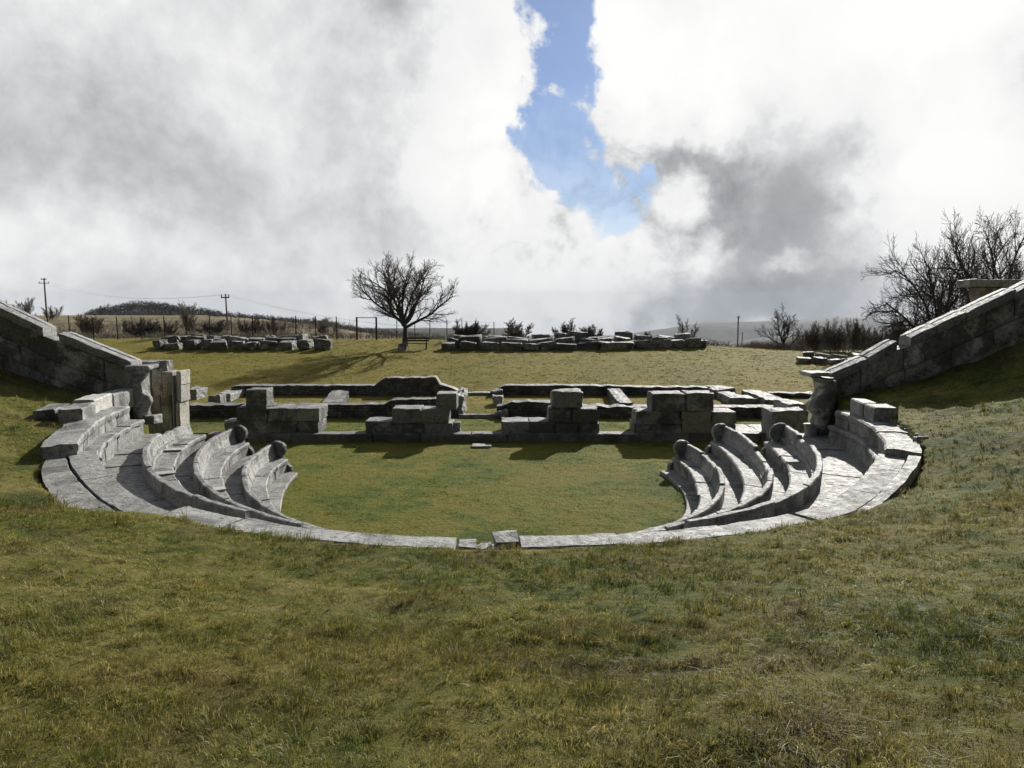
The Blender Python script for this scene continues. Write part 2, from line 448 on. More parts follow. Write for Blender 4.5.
ROWS = [('r1', 'front', -109, 113, .60), ('r2', 'middle', -106, 110, .62), ('r3', 'rear', -99, 98, .62)]
SEATW = {'r1': .60, 'r2': .62, 'r3': .64}
ENDS = {('r1', -1): -110, ('r1', 1): 113, ('r2', -1): -107, ('r2', 1): 110, ('r3', -1): -96, ('r3', 1): 88}
for rn, word, *_ in ROWS:
    for sd in (-1, 1):
        te = ENDS[(rn, sd)] * D2R; ti = sd * (1.6 * D2R) - .5 * D2R
        zt = ZT[rn]; zs = zt - .42; zp = zs - .39
        sname = 'left' if sd < 0 else 'right'
        x, y = pol(float(rf(rn, sd * 50 * D2R)), sd * 50 * D2R)
        extra = {('r1', -1): 'sweeping beside the orchestra lawn', ('r1', 1): 'with joined slabs beside the orchestra lawn',
                 ('r2', -1): 'with one pale repair slab', ('r2', 1): 'with a dip in its back',
                 ('r3', -1): 'with two pale repair slabs', ('r3', 1): 'beside the bright walkway'}[(rn, sd)]
        e = empty('curved_stone_bench', (x, y, zp), f'{word} curved stone bench of the {sname} seating, {extra}', 'stone bench', 'curved benches with backs around the orchestra')
        mat = M_SEAT
        # backrest slabs
        for i, (a, b) in enumerate(split(te, ti, 8, 1.35, .2)):
            dip = random.uniform(-.022, .012)
            am = abs((a + b) / 2) / D2R
            if rn == 'r1' and sd > 0 and am > 88: dip -= .03
            if rn == 'r2' and sd > 0 and 62 < am < 84: dip -= .11
            if rn == 'r1' and sd > 0 and 84 < am < 100: dip -= .06
            if rn == 'r3' and sd > 0 and 72 < am < 82: dip -= .08
            if rn == 'r3': dip -= .17 * float(sstep(22 - am, 0, 8)) + (.12 if sd < 0 and am > 84 else 0)
            else: dip -= .1 * float(sstep(20 - am, 0, 8))
            sweep('backrest', rn, back_profile(zt + dip, zs, zp - .25), a, b, mat, e, gap=.008, amp=.018 if not (rn == 'r3' and sd < 0 and am > 70) else .035, jit=.006)
        # seat slabs
        w = SEATW[rn]
        cuts = split(te, ti, 8, 1.7, .25)
        for i, (a, b) in enumerate(cuts):
            wj = w + random.uniform(-.025, .025)
            sweep('seat', rn, seat_profile(zs + random.uniform(-.012, .012), zp, wj), a, b, mat, e, gap=.009, amp=.012)
        # little stone pavement in front of the seat
        if rn == 'r1':
            pw = .95
            for i, (a, b) in enumerate(split(te + (sd * .0), ti, 6, 1.1, .2)):
                sweep('footing_slab', 'orch', [(0.0, zp - .3), (0.0, zp - .02), (.02, zp), (.65, zp + .012), (.65, zp - .3)], a, b, M_PAVE, e, gap=.006, amp=.01)
        else:
            for i, (a, b) in enumerate(split(te, ti, 7, 1.0, .2)):
                sweep('footing_slab', rn, [(-1.15, zp - .2), (-1.15, zp + .0), (-w + .1, zp + .012), (-w + .1, zp - .2)], a, b, M_PAVE, e, gap=.006, amp=.008)
        if not (rn == 'r3' and sd < 0): end_panel(e, rn, te, sd, zp, M_SEAT2 if sd < 0 else M_SEAT, .012)  # left arms take darker stone: shade of their sun-averted faces put into the colour
        # pale modern repair slabs
        reps = {('r3', -1): [(-79, .30), (-58, .32)], ('r2', -1): [(-57, .36)]}.get((rn, sd), [])
        for ta, ln in reps:
            t = ta * D2R; hw = ln / 2 / 8
            sweep('repair_slab', rn, [(-.24, zs + .004), (-.24, zs + .035), (-w - .004, zs + .035), (-w - .004, zs + .004)], t - hw, t + hw, M_NEW, e, amp=.003, jit=.002)

# praecinctio walkway (structure): radial slabs
def walkway():
    vs, fs = [], []
    for sd in (-1, 1):
        for (a, b) in split(sd * 92 * D2R, 0, 9.3, .75, .35):
            ga = .006 / 9.3 * (1 if b > a else -1)
            n = 4; base = len(vs); dz = random.uniform(-.012, .012)
            for i in range(n + 1):
                t = a + ga + (b - a - 2 * ga) * i / n
                r0 = float(rf('r3', t)) - .2; r1 = max(float(rf('b1', t)), float(r_out(t)) - .25)
                for j in range(8):
                    r = r0 + (r1 - r0) * j / 7; x, y = pol(r, t)
                    nz = mnoise.noise(Vector((x * 2.5, y * 2.5, 0))) * .018
                    vs.append((x, y, Z_COR + dz + nz))
                for r in (r0, r1):
                    x, y = pol(r, t); vs.append((x, y, Z_COR - .3))
            for i in range(n):
                p = base + i * 10; q = p + 10
                for j in range(7): fs.append((p + j, p + j + 1, q + j + 1, q + j))
                fs.append((p + 8, p, q, q + 8)); fs.append((p + 7, p + 9, q + 9, q + 7))
            fs.append((base + 8,) + tuple(base + j for j in range(8)) + (base + 9,))
            p = base + n * 10; fs.append((p + 9,) + tuple(p + j for j in range(7, -1, -1)) + (p + 8,))
    o = obj('walkway', vs, fs, M_PAVE)
    props(o, 'curved stone-paved walkway behind the benches', kind='structure')
walkway()

# outer stepped seats without backs
Z_B1, Z_B2, Z_SL = H - 3.12, H - 2.74, H - 2.93
for sd in (-1, 1):
    sname = 'left' if sd < 0 else 'right'
    tend = (-88 if sd < 0 else 83) * D2R; tl = sd * 54 * D2R if sd < 0 else 50.5 * D2R
    x, y = pol(9.2, sd * 80 * D2R)
    e = empty('stone_step', (x, y, Z_COR), f'lower stone seating step along the {sname} side of the walkway', 'stone step', 'backless outer steps')
    for a, b in split(tend, tl, 9.2, 1.1, .25):
        sweep('step_slab', 'b1', [(0, Z_COR - .2), (0, Z_B1 - .14), (-.045, Z_B1 - .1), (-.05, Z_B1 - .03), (-.02, Z_B1), (.42, Z_B1 - .005), (.42, Z_COR - .2)], a, b, M_SEAT, e, amp=.02, jit=.015)
    e = empty('stone_step', (x + sd * .4, y, Z_COR), f'upper stone seating step against the grass bank on the {sname}', 'stone step', 'backless outer steps')
    for a, b in split(tend, (-52 if sd < 0 else 49.7) * D2R, 9.6, 1.15, .25):
        sweep('step_slab', 'b2', [(0, Z_COR - .2), (0, Z_B2 - .2), (-.03, Z_B2 - .12), (-.035, Z_B2 - .04), (0, Z_B2), (.3, Z_B2 + .01), (.6, Z_B2 - .01), (.62, Z_COR - .2)], a, b, M_SEAT, e, amp=.022, jit=.02)
    # broad flat foundation slabs that carry on round the curve
    e = empty('foundation_slabs', (pol(10, sd * 55 * D2R)[0], pol(10, sd * 55 * D2R)[1], Z_COR), f'broad flat foundation slabs curving on from the {sname} steps', 'stone slabs', 'flat slabs of the missing steps')
    for a, b in split(tl, sd * (27.9 if sd > 0 else 26) * D2R, 9.9, 1.2, .25):
        top_in = .07 if sd > 0 else -.02; top_out = .15 if sd > 0 else -.03
        f_in = lambda t: -.30 + (top_in + .30) * float(sstep(abs(t) / D2R, 26, 48))
        f_out = lambda t: -.30 + (top_out + .30) * float(sstep(abs(t) / D2R, 26, 48))
        sweep('inner_slab', 'b1', [(0, Z_COR - .2), (0, Z_SL - .04), (.02, Z_SL), (.5, Z_SL), (.5, Z_COR - .2)], a, b, M_SEAT, e, amp=.014, jit=.008, zf=f_in)
        sweep('outer_slab', ('b1', 'so', .53, -.10), [(0, Z_COR - .2), (0, Z_SL - .03), (.06, Z_SL), (.25, Z_SL), (.5, Z_SL), (.75, Z_SL), (1, Z_SL), (1, Z_COR - .2)], a, b, M_PAVE, e, amp=.018, jit=.008, zf=f_out)

# front kerb slabs, each a thing of its own
def kerb(t0, t1, label, w=.5, z=H - 3.08, dz2=0, off=0):
    o = sweep('kerb_slab', 'ki', [(0, z - .5), (0, z - .03), (.03, z), (w - .03, z + dz2), (w, z + dz2 - .04), (w, z - .5)], t0 * D2R, t1 * D2R, M_COPE, None, seg=.12, amp=.012, jit=.008, gap=.012, off=off)
    props(o, label, 'kerb slab', 'kerb slabs closing the front of the seating')
    return o
kerb(-24, -17, 'kerb slab at the left start of the front kerb, edging the walkway', w=.6)
kerb(-17, -10.2, 'long kerb slab, second from the left along the front kerb', w=.55)
kerb(-10.2, .2, 'squared-off kerb slab just left of the gap in the front kerb', z=H - 3.06)
kerb(4.3, 11, 'long kerb slab just right of the gap in the front kerb', z=H - 3.05)
kerb(11, 19, 'kerb slab second to the right of the gap in the front kerb', z=H - 3.06)
kerb(19, 26.3, 'kerb slab third to the right of the gap, edge worn by grass')
kerb(26.9, 32, 'short grey kerb slab beyond the dark open joint on the right', w=.55, z=H - 3.1)
# broken stones in the kerb gap
o = sweep('threshold_slab', 'ki', [(.22, H - 3.5), (.22, H - 3.2), (.5, H - 3.15), (.56, H - 3.5)], .3 * D2R, 4.2 * D2R, M_COPE, None, amp=.03)
props(o, 'long low slab sunk in the grass along the gap of the front kerb', 'stone slab')
o = sweep('threshold_slab', 'ki', [(-.1, H - 3.5), (-.1, H - 3.12), (.2, H - 3.13), (.2, H - 3.5)], .3 * D2R, 1.5 * D2R, M_SEAT, None, amp=.03)
props(o, 'small grey broken slab at the left of the kerb gap', 'stone slab')
o = sweep('threshold_slab', 'ki', [(-.12, H - 3.5), (-.12, H - 3.16), (.12, H - 3.18), (.12, H - 3.5)], 1.6 * D2R, 2.5 * D2R, M_SEAT, None, amp=.03)
props(o, 'little stone chip slab in the middle of the kerb gap', 'stone slab')
o = sweep('stone_block', 'ki', [(-.12, H - 3.5), (-.12, H - 3.05), (.05, H - 3.0), (.3, H - 3.02), (.42, H - 3.5)], 2.6 * D2R, 4.25 * D2R, M_BLOCK, None, amp=.05)
props(o, 'dark broken lump of stone at the right of the kerb gap', 'stone block')

# ------------------------------------------------------------------ loose and built blocks
def block_geo(w, d, h, seed=0, rough=.02, bev=.02, n=None):
    """eroded ashlar centred on x, front face at y=0 going back, base at z=0"""
    import bmesh
    bm = bmesh.new(); bmesh.ops.create_cube(bm, size=1)
    for v in bm.verts: v.co = Vector((v.co.x * w, (v.co.y + .5) * d, (v.co.z + .5) * h))
    bmesh.ops.bevel(bm, geom=bm.edges[:], offset=bev, segments=2, affect='EDGES', profile=.6)
    L = max(w, d, h); cuts = n or max(2, min(8, int(L / .11)))
    es = [e for e in bm.edges if e.calc_length() > .16]
    if es: bmesh.ops.subdivide_edges(bm, edges=es, cuts=cuts, use_grid_fill=True)
    sv = Vector((seed * 3.7, seed * 1.3, seed * 2.1))
    for v in bm.verts:
        nx_, ny_, nz_ = abs(v.co.x) / (w / 2), abs(v.co.y - d / 2) / (d / 2), abs(v.co.z - h / 2) / (h / 2)
        e2 = sorted((nx_, ny_, nz_))[1]
        if e2 > .86 and v.co.z > h * .08:
            ch = max(0.0, mnoise.noise(v.co * 2.6 + sv * 1.7) - .02) * .30 * min(.45, min(w, d, h))
            v.co += (Vector((0, d / 2, h / 2)) - v.co).normalized() * ch
        v.co += mnoise.noise_vector(v.co * 1.9 + sv) * rough * 1.3 + mnoise.noise_vector(v.co * 6 + sv) * rough * .7
    bm.verts.ensure_lookup_table()
    vs = np.array([tuple(v.co) for v in bm.verts]); fs = [tuple(v.index for v in f.verts) for f in bm.faces]
    bm.free(); return vs, fs
_seed = [0]
def rect_block(u0, u1, v0, v1, Y, depth, mat, label, group, name='stone_block', parent=None, rough=.02, bev=.022, shear=0, vref=None):
    _seed[0] += 1
    x0, zt = at_y(u0, v0, Y); x1, zb = at_y(u1, v1, Y)
    x1 = X_at(u1, Y, (v0 + v1) / 2); x0 = X_at(u0, Y, (v0 + v1) / 2)
    vs, fs = block_geo(x1 - x0 - .012, depth, zt - zb - .006, _seed[0], rough, bev)
    vs = vs + np.array([(x0 + x1) / 2, Y, zb])
    o = obj(name, vs, fs, mat, parent)
    if parent is None: props(o, label, 'stone block', group)
    return o

# stage front kerb
YS = 28.6
ek = empty('stage_kerb', (X_at(500, YS), YS, 0), 'long low stone kerb along the stage front at the far edge of the lawn', 'stone kerb')
us = [205, 246, 290, 338, 372, 420, 470, 508, 545, 598, 640, 690, 735]
for a, b in zip(us, us[1:]):
    _seed[0] += 1
    x0, x1 = X_at(a, YS), X_at(b, YS)
    vs, fs = block_geo(x1 - x0 - .01, .68, .55, _seed[0], .012, .02)
    obj('kerb_stone', vs + np.array([(x0 + x1) / 2, YS, -.25]), fs, M_SEAT2, ek)

g1, g2, g3, g4 = ('ashlar blocks of the leftmost stage pier', 'ashlar blocks of the second stage pier', 'ashlar blocks of the third stage pier', 'ashlar blocks of the rightmost stage pier')
YB = 28.85
ZKB = 434.6
R = rect_block
p1 = 'leftmost stage pier'
R(224, 236, 421, 434, YB + .1, .8, M_BLOCK, f'small low block at the left foot of the {p1}', g1)
R(236, 267, 420.6, ZKB, YB, 1.5, M_BLOCK, f'dark bottom block under the upright stone of the {p1}', g1)
R(236, 267, 407.3, 420.6, YB, 1.5, M_BLOCK, f'middle block carrying the upright stone of the {p1}', g1)
R(245, 266.5, 389.5, 407.3, YB + .02, .9, M_BLOCK, f'upright square block on top of the {p1}', g1)
R(267, 297, 421.2, ZKB, YB + .05, 1.4, M_BLOCK, f'bottom course block in the middle of the {p1}', g1)
R(297, 318.5, 421.2, ZKB, YB + .03, 1.4, M_BLOCK, f'bottom right corner block of the {p1}, notched', g1)
R(267, 297, 408.3, 421.2, YB + .05, 1.4, M_BLOCK, f'upper course block in the middle of the {p1}', g1)
R(297, 319.5, 408.3, 421.2, YB, 1.4, M_BLOCK, f'upper right corner block of the {p1} with flat pale top', g1)
p2 = 'second stage pier from the left'
R(365, 392, 421, ZKB, YB, 1.1, M_BLOCK, f'low block jutting out at the left of the {p2}', g2)
R(392, 424, 423, ZKB, YB + .05, 1.1, M_BLOCK, f'bottom course block in the centre of the {p2}', g2)
R(424, 453, 423, ZKB, YB + .08, 1.1, M_BLOCK, f'bottom right block of the {p2}', g2)
R(453, 460.5, 422.5, 433.5, YB + .3, .5, M_COPE, f'small pale rounded stone at the right foot of the {p2}', g2, rough=.05, bev=.08)
R(392, 421, 408.3, 423, YB + .03, 1.0, M_BLOCK, f'left block in the middle course of the {p2}', g2)
R(421, 449, 409.2, 423, YB + .05, 1.0, M_BLOCK, f'right block in the middle course of the {p2}', g2)
R(435.8, 456.8, 393.6, 409.2, YB + .05, .95, M_BLOCK, f'upright top block of the {p2}', g2)
p3 = 'third stage pier from the left'
R(501, 529, 421.3, ZKB, YB, 1.1, M_BLOCK, f'low left end block of the {p3}', g3)
R(529, 555, 421.3, ZKB, YB + .02, 1.1, M_BLOCK, f'second bottom block from the left in the {p3}', g3)
R(555, 578, 423, ZKB, YB + .04, 1.1, M_BLOCK, f'third bottom block from the left in the {p3}', g3)
R(578, 600, 423, ZKB, YB + .02, 1.1, M_BLOCK, f'rounded bottom right block of the {p3}', g3, rough=.035, bev=.05)
R(548, 572, 408.2, 423, YB + .05, 1.0, M_BLOCK, f'left block in the middle course of the {p3}', g3)
R(572, 598.5, 408.4, 423, YB + .02, 1.0, M_BLOCK, f'right block in the middle course of the {p3}', g3)
R(551.5, 583, 391.5, 408.2, YB - .02, 1.05, M_BLOCK, f'large rounded top block of the {p3}', g3, rough=.035, bev=.07)
p4 = 'rightmost stage pier'
R(634, 656, 424, ZKB + 1, YB, 1.2, M_BLOCK, f'sloping bottom left block of the {p4}', g4)
R(656, 682, 424, ZKB + 1, YB + .02, 1.2, M_BLOCK, f'second bottom block from the left in the {p4}', g4)
R(682, 712, 424, ZKB + 1, YB + .02, 1.2, M_WARM, f'rust-stained bottom block of the {p4}', g4)
R(712, 736, 424, ZKB + 1, YB + .05, 1.2, M_BLOCK, f'bottom right block of the {p4} behind the benches', g4)
R(636, 658, 411.2, 424, YB + .02, 1.2, M_BLOCK, f'left end block in the middle course of the {p4}', g4)
R(658, 681, 411.2, 424, YB, 1.2, M_BLOCK, f'second block from the left in the middle course of the {p4}', g4)
R(681, 712, 411.2, 424, YB + .02, 1.2, M_WARM, f'tan stained block in the middle course of the {p4}', g4)
R(712, 736.5, 411.8, 424, YB + .02, 1.2, M_BLOCK, f'right end block in the middle course of the {p4}', g4)
R(652, 685.5, 393.6, 411.2, YB, 1.1, M_BLOCK, f'left one of the two top blocks of the {p4}', g4)
R(686.5, 714.8, 393.2, 411.2, YB + .02, 1.1, M_BLOCK, f'right one of the two top blocks of the {p4}', g4)

# ------------------------------------------------------------------ rubble walls of the stage building
def rubble_wall(name, pts, thick, zb, label, mat=M_RUB, along='x', cat='wall', group='low rubble walls of the stage building', seed=0, cap=True, parent=None):
    """pts: [(s, ztop)] along x at y0, uneven pale top course"""
    (y0, y1) = thick
    segs = []
    for (a, za), (b, zb_) in zip(pts, pts[1:]):
        n = max(1, int(abs(b - a) / .16))
        for i in range(n): segs.append((a + (b - a) * i / n, za + (zb_ - za) * i / n))
    segs.append(pts[-1])
    nv = max(3, int((y1 - y0) / .16)); vs, fs = [], []
    rows = 6
    prof = [(0, j / rows) for j in range(rows)] + [(k / nv, 1) for k in range(nv + 1)] + [(1, 1 - j / rows) for j in range(1, rows + 1)]
    m = len(prof)
    for (x, zt) in segs:
        step = .05 * (mnoise.noise(Vector((x * 2.1, seed, 3))))
        for (fy, fz) in prof:
            p = Vector((x, y0 + (y1 - y0) * fy, zb + (zt + step - zb) * fz))
            p += mnoise.noise_vector(Vector((p.x * 4.5 + seed, p.y * 4.5, p.z * 6))) * .035 + mnoise.noise_vector(p * 13) * .012
            if along == 'y': p = Vector((p.y, p.x, p.z))
            vs.append(tuple(p))
    for i in range(len(segs) - 1):
        for j in range(m - 1):
            f = (i * m + j, (i + 1) * m + j, (i + 1) * m + j + 1, i * m + j + 1)
            fs.append(f if along == 'x' else f[::-1])
    a = tuple(range(m)); b = tuple((len(segs) - 1) * m + j for j in range(m))
    fs.append(a if along == 'x' else a[::-1]); fs.append(b[::-1] if along == 'x' else b)
    if parent is not None: return obj(name, vs, fs, mat, parent)
    o = obj(name, vs, fs, mat)
    props(o, label, cat, group); return o
YA, YBW = 32.6, 39.6
def pr(us_vs, Y): return [at_y(u, v, Y) for u, v in us_vs]
rubble_wall('rubble_wall', pr([(187, 405.5), (246, 405)], YA), (YA, YA + .95), .1, 'low rubble wall with slab top at the far left of the stage')
rubble_wall('rubble_wall', pr([(262, 405), (384, 404.6), (391, 399.8), (442, 399.2), (452, 404), (458, 407)], YA), (YA, YA + .75), .1, 'front rubble wall stepping up behind the left two stage piers', seed=2)
rubble_wall('rubble_wall', pr([(508, 403), (512, 402), (560, 402.4), (590, 406.5), (640, 407), (779, 407.2)], YA), (YA, YA + .8), .1, 'front rubble wall running behind the right two stage piers', seed=3)
rubble_wall('rubble_wall', pr([(231, 387), (240, 385.5), (374, 385.6), (382, 379.3), (386, 378), (436, 377.6), (440, 384), (449, 387), (457, 390), (461, 393)], YBW), (YBW, YBW + .8), .15, 'rear rubble wall with a raised middle part, left of the passage', seed=4)
rubble_wall('rubble_wall', pr([(499, 388), (505, 385.6), (560, 385.4), (610, 386), (640, 387), (713, 387.6)], YBW), (YBW, YBW + .8), .15, 'long rear rubble wall to the right of the passage', seed=5)
def cross_wall(uA, uB, w, vA, vB, label, seed):
    xa, za = at_y(uA, vA, YA + .8); xb, zb_ = at_y(uB, vB, YBW)
    n = 14; vs, fs = [], []
    for i in range(n + 1):
        f = i / n; y = YA + .8 + (YBW - YA - .8) * f; x = xa + (xb - xa) * f; z = za + (zb_ - za) * f
        for (dx, zz) in [(-w / 2, .1), (-w / 2, z * .55), (-w / 2, z), (-w / 6, z + .02), (w / 6, z), (w / 2, z), (w / 2, z * .55), (w / 2, .1)]:
            p = Vector((x + dx, y, zz)); p += mnoise.noise_vector(p * 3 + Vector((seed, 0, 0))) * .06; vs.append(tuple(p))
    for i in range(n):
        for j in range(7): fs.append((i * 8 + j, (i) * 8 + j + 1, (i + 1) * 8 + j + 1, (i + 1) * 8 + j))
    fs.append(tuple(range(8))[::-1]); fs.append(tuple(n * 8 + j for j in range(8)))
    props(obj('rubble_wall', vs, fs, M_RUB), label, 'wall', 'low rubble walls of the stage building')
cross_wall(332, 341, .85, 402.5, 390, 'short cross wall with broken pale top in the left stage room', 11)
cross_wall(626, 613, .6, 403, 388, 'narrow cross wall running back in the right stage room', 12)
def low_slab(u0, u1, vt, vb, Y, depth, mat, label, cat='stone slab', rough=.03, group=None):
    _seed[0] += 1
    x0, zt = at_y(u0, vt, Y); x1 = X_at(u1, Y, vt); zb = min(at_y(u0, vb, Y)[1], float(ground_z(np.array([(x0 + x1) / 2]), np.array([Y]))[0]) - .06)
    vs, fs = block_geo(x1 - x0, depth, zt - zb, _seed[0], rough, .025)
    o = obj('stone_slab', vs + np.array([(x0 + x1) / 2, Y, zb]), fs, mat)
    props(o, label, cat, group)
low_slab(458, 497, 414.6, 417.5, YA + .05, .3, M_COPE, 'thin threshold slab across the front of the central passage')
low_slab(461, 492, 392.6, 396, YBW, .7, M_COPE, 'flat threshold slab at the back of the central passage')
low_slab(497, 507, 405, 412, YA + .4, .6, M_RUB, 'rough tumbled stone on the right side of the passage', rough=.07)
low_slab(496, 508, 411, 418.6, YA - .2, .6, M_COPE, 'rounded boulder at the front right of the central passage', rough=.1)
low_slab(492, 503, 397, 402, YA + 3.6, .8, M_COPE, 'pale stone lying by the right side of the passage', rough=.07)
low_slab(491, 502, 390.5, 395, YBW - .6, .7, M_RUB, 'small broken stone by the rear end of the passage', rough=.06)
low_slab(456, 463, 396, 413, YA + .3, 3.0, M_COPE, 'pale broken wall end along the left side of the passage', rough=.09)
low_slab(208, 220, 395.5, 400, YBW - 3.5, .8, M_BLOCK, 'small dark block lying left of the stage rooms')
low_slab(181, 196.5, 390, 399, 38, 1.4, M_COPE, 'low pale slab on the grass right of the gate', rough=.06)
low_slab(214, 231, 394, 400, 37.6, 1.9, M_COPE, 'flat strip of stone ending the left rear wall', rough=.05)
low_slab(712, 736, 389, 399, 38.8, 1.7, M_BLOCK, 'square corner stone at the right end of the rear wall', rough=.05)
low_slab(729, 746, 397.2, 403, 36.6, 2.3, M_BLOCK, 'long block leading forward from the rear wall corner stone', rough=.05)
low_slab(741, 760, 398.5, 400, 37, 1.5, M_COPE, 'flat pale paving slab between the right ruin walls')
low_slab(765, 785, 399, 405, 36, 3.6, M_BLOCK, 'thick dark wall stump leading back on the right', rough=.05)
low_slab(772, 816, 393.2, 401, YBW - 1.0, .8, M_RUB, 'low dark wall behind the right telamon', rough=.05)
low_slab(771.5, 809, 411, 428, 28.2, 1.15, M_BLOCK, 'large low block before the right side passage', rough=.05)
low_slab(790, 808, 404.5, 410, 31.2, 2.0, M_COPE, 'squat block with pale top near the right telamon', rough=.05)
# small things on the lawn edge
low_slab(472, 491, 446.2, 447, 27.4, .5, M_PAVE, 'thin flat stone sunk in the lawn before the stage kerb', rough=.02)
for k_, (a, b) in enumerate([(8.35, 9.2), (9.22, 10.0)]):
    vs, fs = block_geo(b - a, 2.1, .5, 300 + k_, .02, .02)
    props(obj('paving_slab', vs + np.array([(a + b) / 2, 28.75, -.19]), fs, M_PAVE), ('left' if k_ == 0 else 'right') + ' one of two bright paving slabs by the right side passage', 'paving slab')

# ------------------------------------------------------------------ analemma walls
def analemma(side):
    Y = WALL_L_Y if side < 0 else WALL_R_Y
    lab = ('left sloping retaining wall of dark squared blocks under pale coping, broken once' if side < 0 else
           'right sloping retaining wall of mottled blocks with stepped coping')
    if side < 0:
        pts = [(-90, 262), (0, 307.5), (43, 327.7), (58, 333.8), (130, 362)]
    else:
        pts = [(829, 375), (868, 357.5), (897, 341), (912, 337), (966, 312), (1016, 289), (1110, 245)]
    P2 = [at_y(u, v, Y) for u, v in pts]
    xs = [p[0] for p in P2]; zs = [p[1] for p in P2]
    top = lambda x: float(np.interp(x, xs, zs))
    e = empty('retaining_wall', ((xs[0] + xs[-1]) / 2, Y, 2), lab, 'wall', 'sloping end walls of the seating')
    th = .55; cop = .24
    # face blocks: courses follow the slope in the lower part
    x_lo, x_hi = min(xs), max(xs)
    slope = (zs[-1] - zs[0]) / (xs[-1] - xs[0])
    hs = [.0, .62, 1.15, 1.75, 2.5]
    for c in range(4):
        x = x_lo
        while x < x_hi - .05:
            w = random.uniform(.75, 1.35); x2 = min(x + w, x_hi)
            if x_hi - x2 < .35: x2 = x_hi
            lean = random.uniform(-.12, .12)
            proud = random.uniform(-.05, .05)
            vs = []; n = 6; m = 5
            for i in range(n + 1):
                for j in range(m + 1):
                    xx = x + .014 + (x2 - x - .028) * i / n; f = j / m
                    z1 = top(xx) - cop - hs[c]; z0 = top(xx) - cop - hs[c + 1] + .026
                    z = z1 + (z0 - z1) * f
                    edge = min(i, n - i, j, m - j)
                    yy = Y + .0 + proud + (.02 if edge == 0 else 0)
                    p = Vector((xx + lean * f * (0 if edge and i in (0, n) else 0), yy, z))
                    p.y += mnoise.noise(p * 2.2) * .035 + mnoise.noise(p * 8) * .012
                    vs.append(tuple(p))
            k = len(vs); vs += [(v[0], Y + th, v[2]) for v in vs]
            fs = []
            st = m + 1
            for i in range(n):
                for j in range(m):
                    a = i * st + j; fs.append((a, a + 1, a + st + 1, a + st)); fs.append((k + a, k + a + st, k + a + st + 1, k + a + 1))
            for i in range(n):
                a = i * st; fs.append((a, a + st, k + a + st, k + a)); a = i * st + m; fs.append((a, k + a, k + a + st, a + st))
            for j in range(m):
                a = j; fs.append((a, k + a, k + a + 1, a + 1)); a = n * st + j; fs.append((a, a + 1, k + a + 1, k + a))
            obj('wall_block', vs, fs, M_WALL, e)
            x = x2
    # coping slabs
    if side < 0:
        cuts = [(-90, 262, -48, 283.5), (-48, 283.5, 0, 307.5), (0, 307.5, 43, 327.7), (59, 332.8, 94, 347), (94, 347, 131, 361.8)]
    else:
        cuts = [(829, 374.5, 867.5, 358), (868.5, 357, 897, 341), (911, 337, 936, 325.5), (937, 325, 966, 311.5), (967, 312, 1016, 288.6), (1018, 291, 1070, 265), (1070, 265, 1110, 247)]
    for (u0, v0, u1, v1) in cuts:
        x0, z0 = at_y(u0, v0, Y - .06); x1, z1 = at_y(u1, v1, Y - .06)
        L = math.hypot(x1 - x0, z1 - z0); n = max(4, int(L / .15))
        prof = [(-.075, -cop), (-.085, -.1), (-.07, -.075), (-.07, -.015), (-.05, .0), (.22, .035), (.25, .01), (.3, .01), (.33, .035), (th + .02, .03), (th + .06, 0), (th + .06, -cop)]
        vs, fs = [], []; m = len(prof)
        for i in range(n + 1):
            f = i / n; x = x0 + (x1 - x0) * f; z = z0 + (z1 - z0) * f
            for (dy, dz) in prof:
                p = Vector((x, Y + dy, z + dz)); p += mnoise.noise_vector(p * 4) * .016
                if i in (0, n): p.z += random.uniform(-.02, .0)
                vs.append(tuple(p))
        for i in range(n):
            for j in range(m):
                j2 = (j + 1) % m; fs.append((i * m + j, (i + 1) * m + j, (i + 1) * m + j2, i * m + j2))
        fs.append(tuple(range(m))); fs.append(tuple(n * m + j for j in range(m))[::-1])
        obj('coping_slab', vs, fs, M_COPE, e)
analemma(-1); analemma(1)

# upper wall at the far right
YU = 25.5
eu = empty('upper_wall', (X_at(1010, YU), YU, 3.2), 'pale upper wall with flat coping at the right edge, before the big trees', 'wall')
for k, (a, b) in enumerate([(969.5, 1003), (1003, 1046), (1046, 1090)]):
    rect_block(a, b, 279.3, 287.2, YU - .08, .8, M_COPE, None, None, 'coping_slab', eu, .02)
    rect_block(a + (9 if k == 0 else 1), b + (0 if k < 2 else -1), 287.2, 330, YU, .6, M_WARM if k == 0 else M_BLOCK, None, None, 'wall_block', eu, .03)

# ------------------------------------------------------------------ telamons
def loft(name, secs, mat, parent, nseg=20, rough=.03, seed=0, power=3.0):
    """secs: (cx, cy, z, half-x, half-y)"""
    vs, fs = [], []; out = []
    for a, b in zip(secs, secs[1:]):
        k = max(1, int(abs(b[2] - a[2]) / .05))
        for i in range(k):
            f = i / k; out.append(tuple(a[q] + (b[q] - a[q]) * f for q in range(5)))
    out.append(secs[-1])
    for (cx, cy, z, hx, hy) in out:
        for j in range(nseg):
            an = 2 * math.pi * j / nseg; c, s_ = math.cos(an), math.sin(an)
            q = (abs(c) ** power + abs(s_) ** power) ** (-1 / power)
            p = Vector((cx + hx * c * q, cy + hy * s_ * q, z))
            p += mnoise.noise_vector(p * 3.2 + Vector((seed, 0, 0))) * rough * 1.4 + mnoise.noise_vector(p * 9) * rough * .6
            vs.append(tuple(p))
    m = nseg
    for i in range(len(out) - 1):
        for j in range(m):
            j2 = (j + 1) % m; fs.append((i * m + j, i * m + j2, (i + 1) * m + j2, (i + 1) * m + j))
    fs.append(tuple(range(m))[::-1]); fs.append(tuple((len(out) - 1) * m + j for j in range(m)))
    return obj(name, vs, fs, mat, parent, smooth=True)

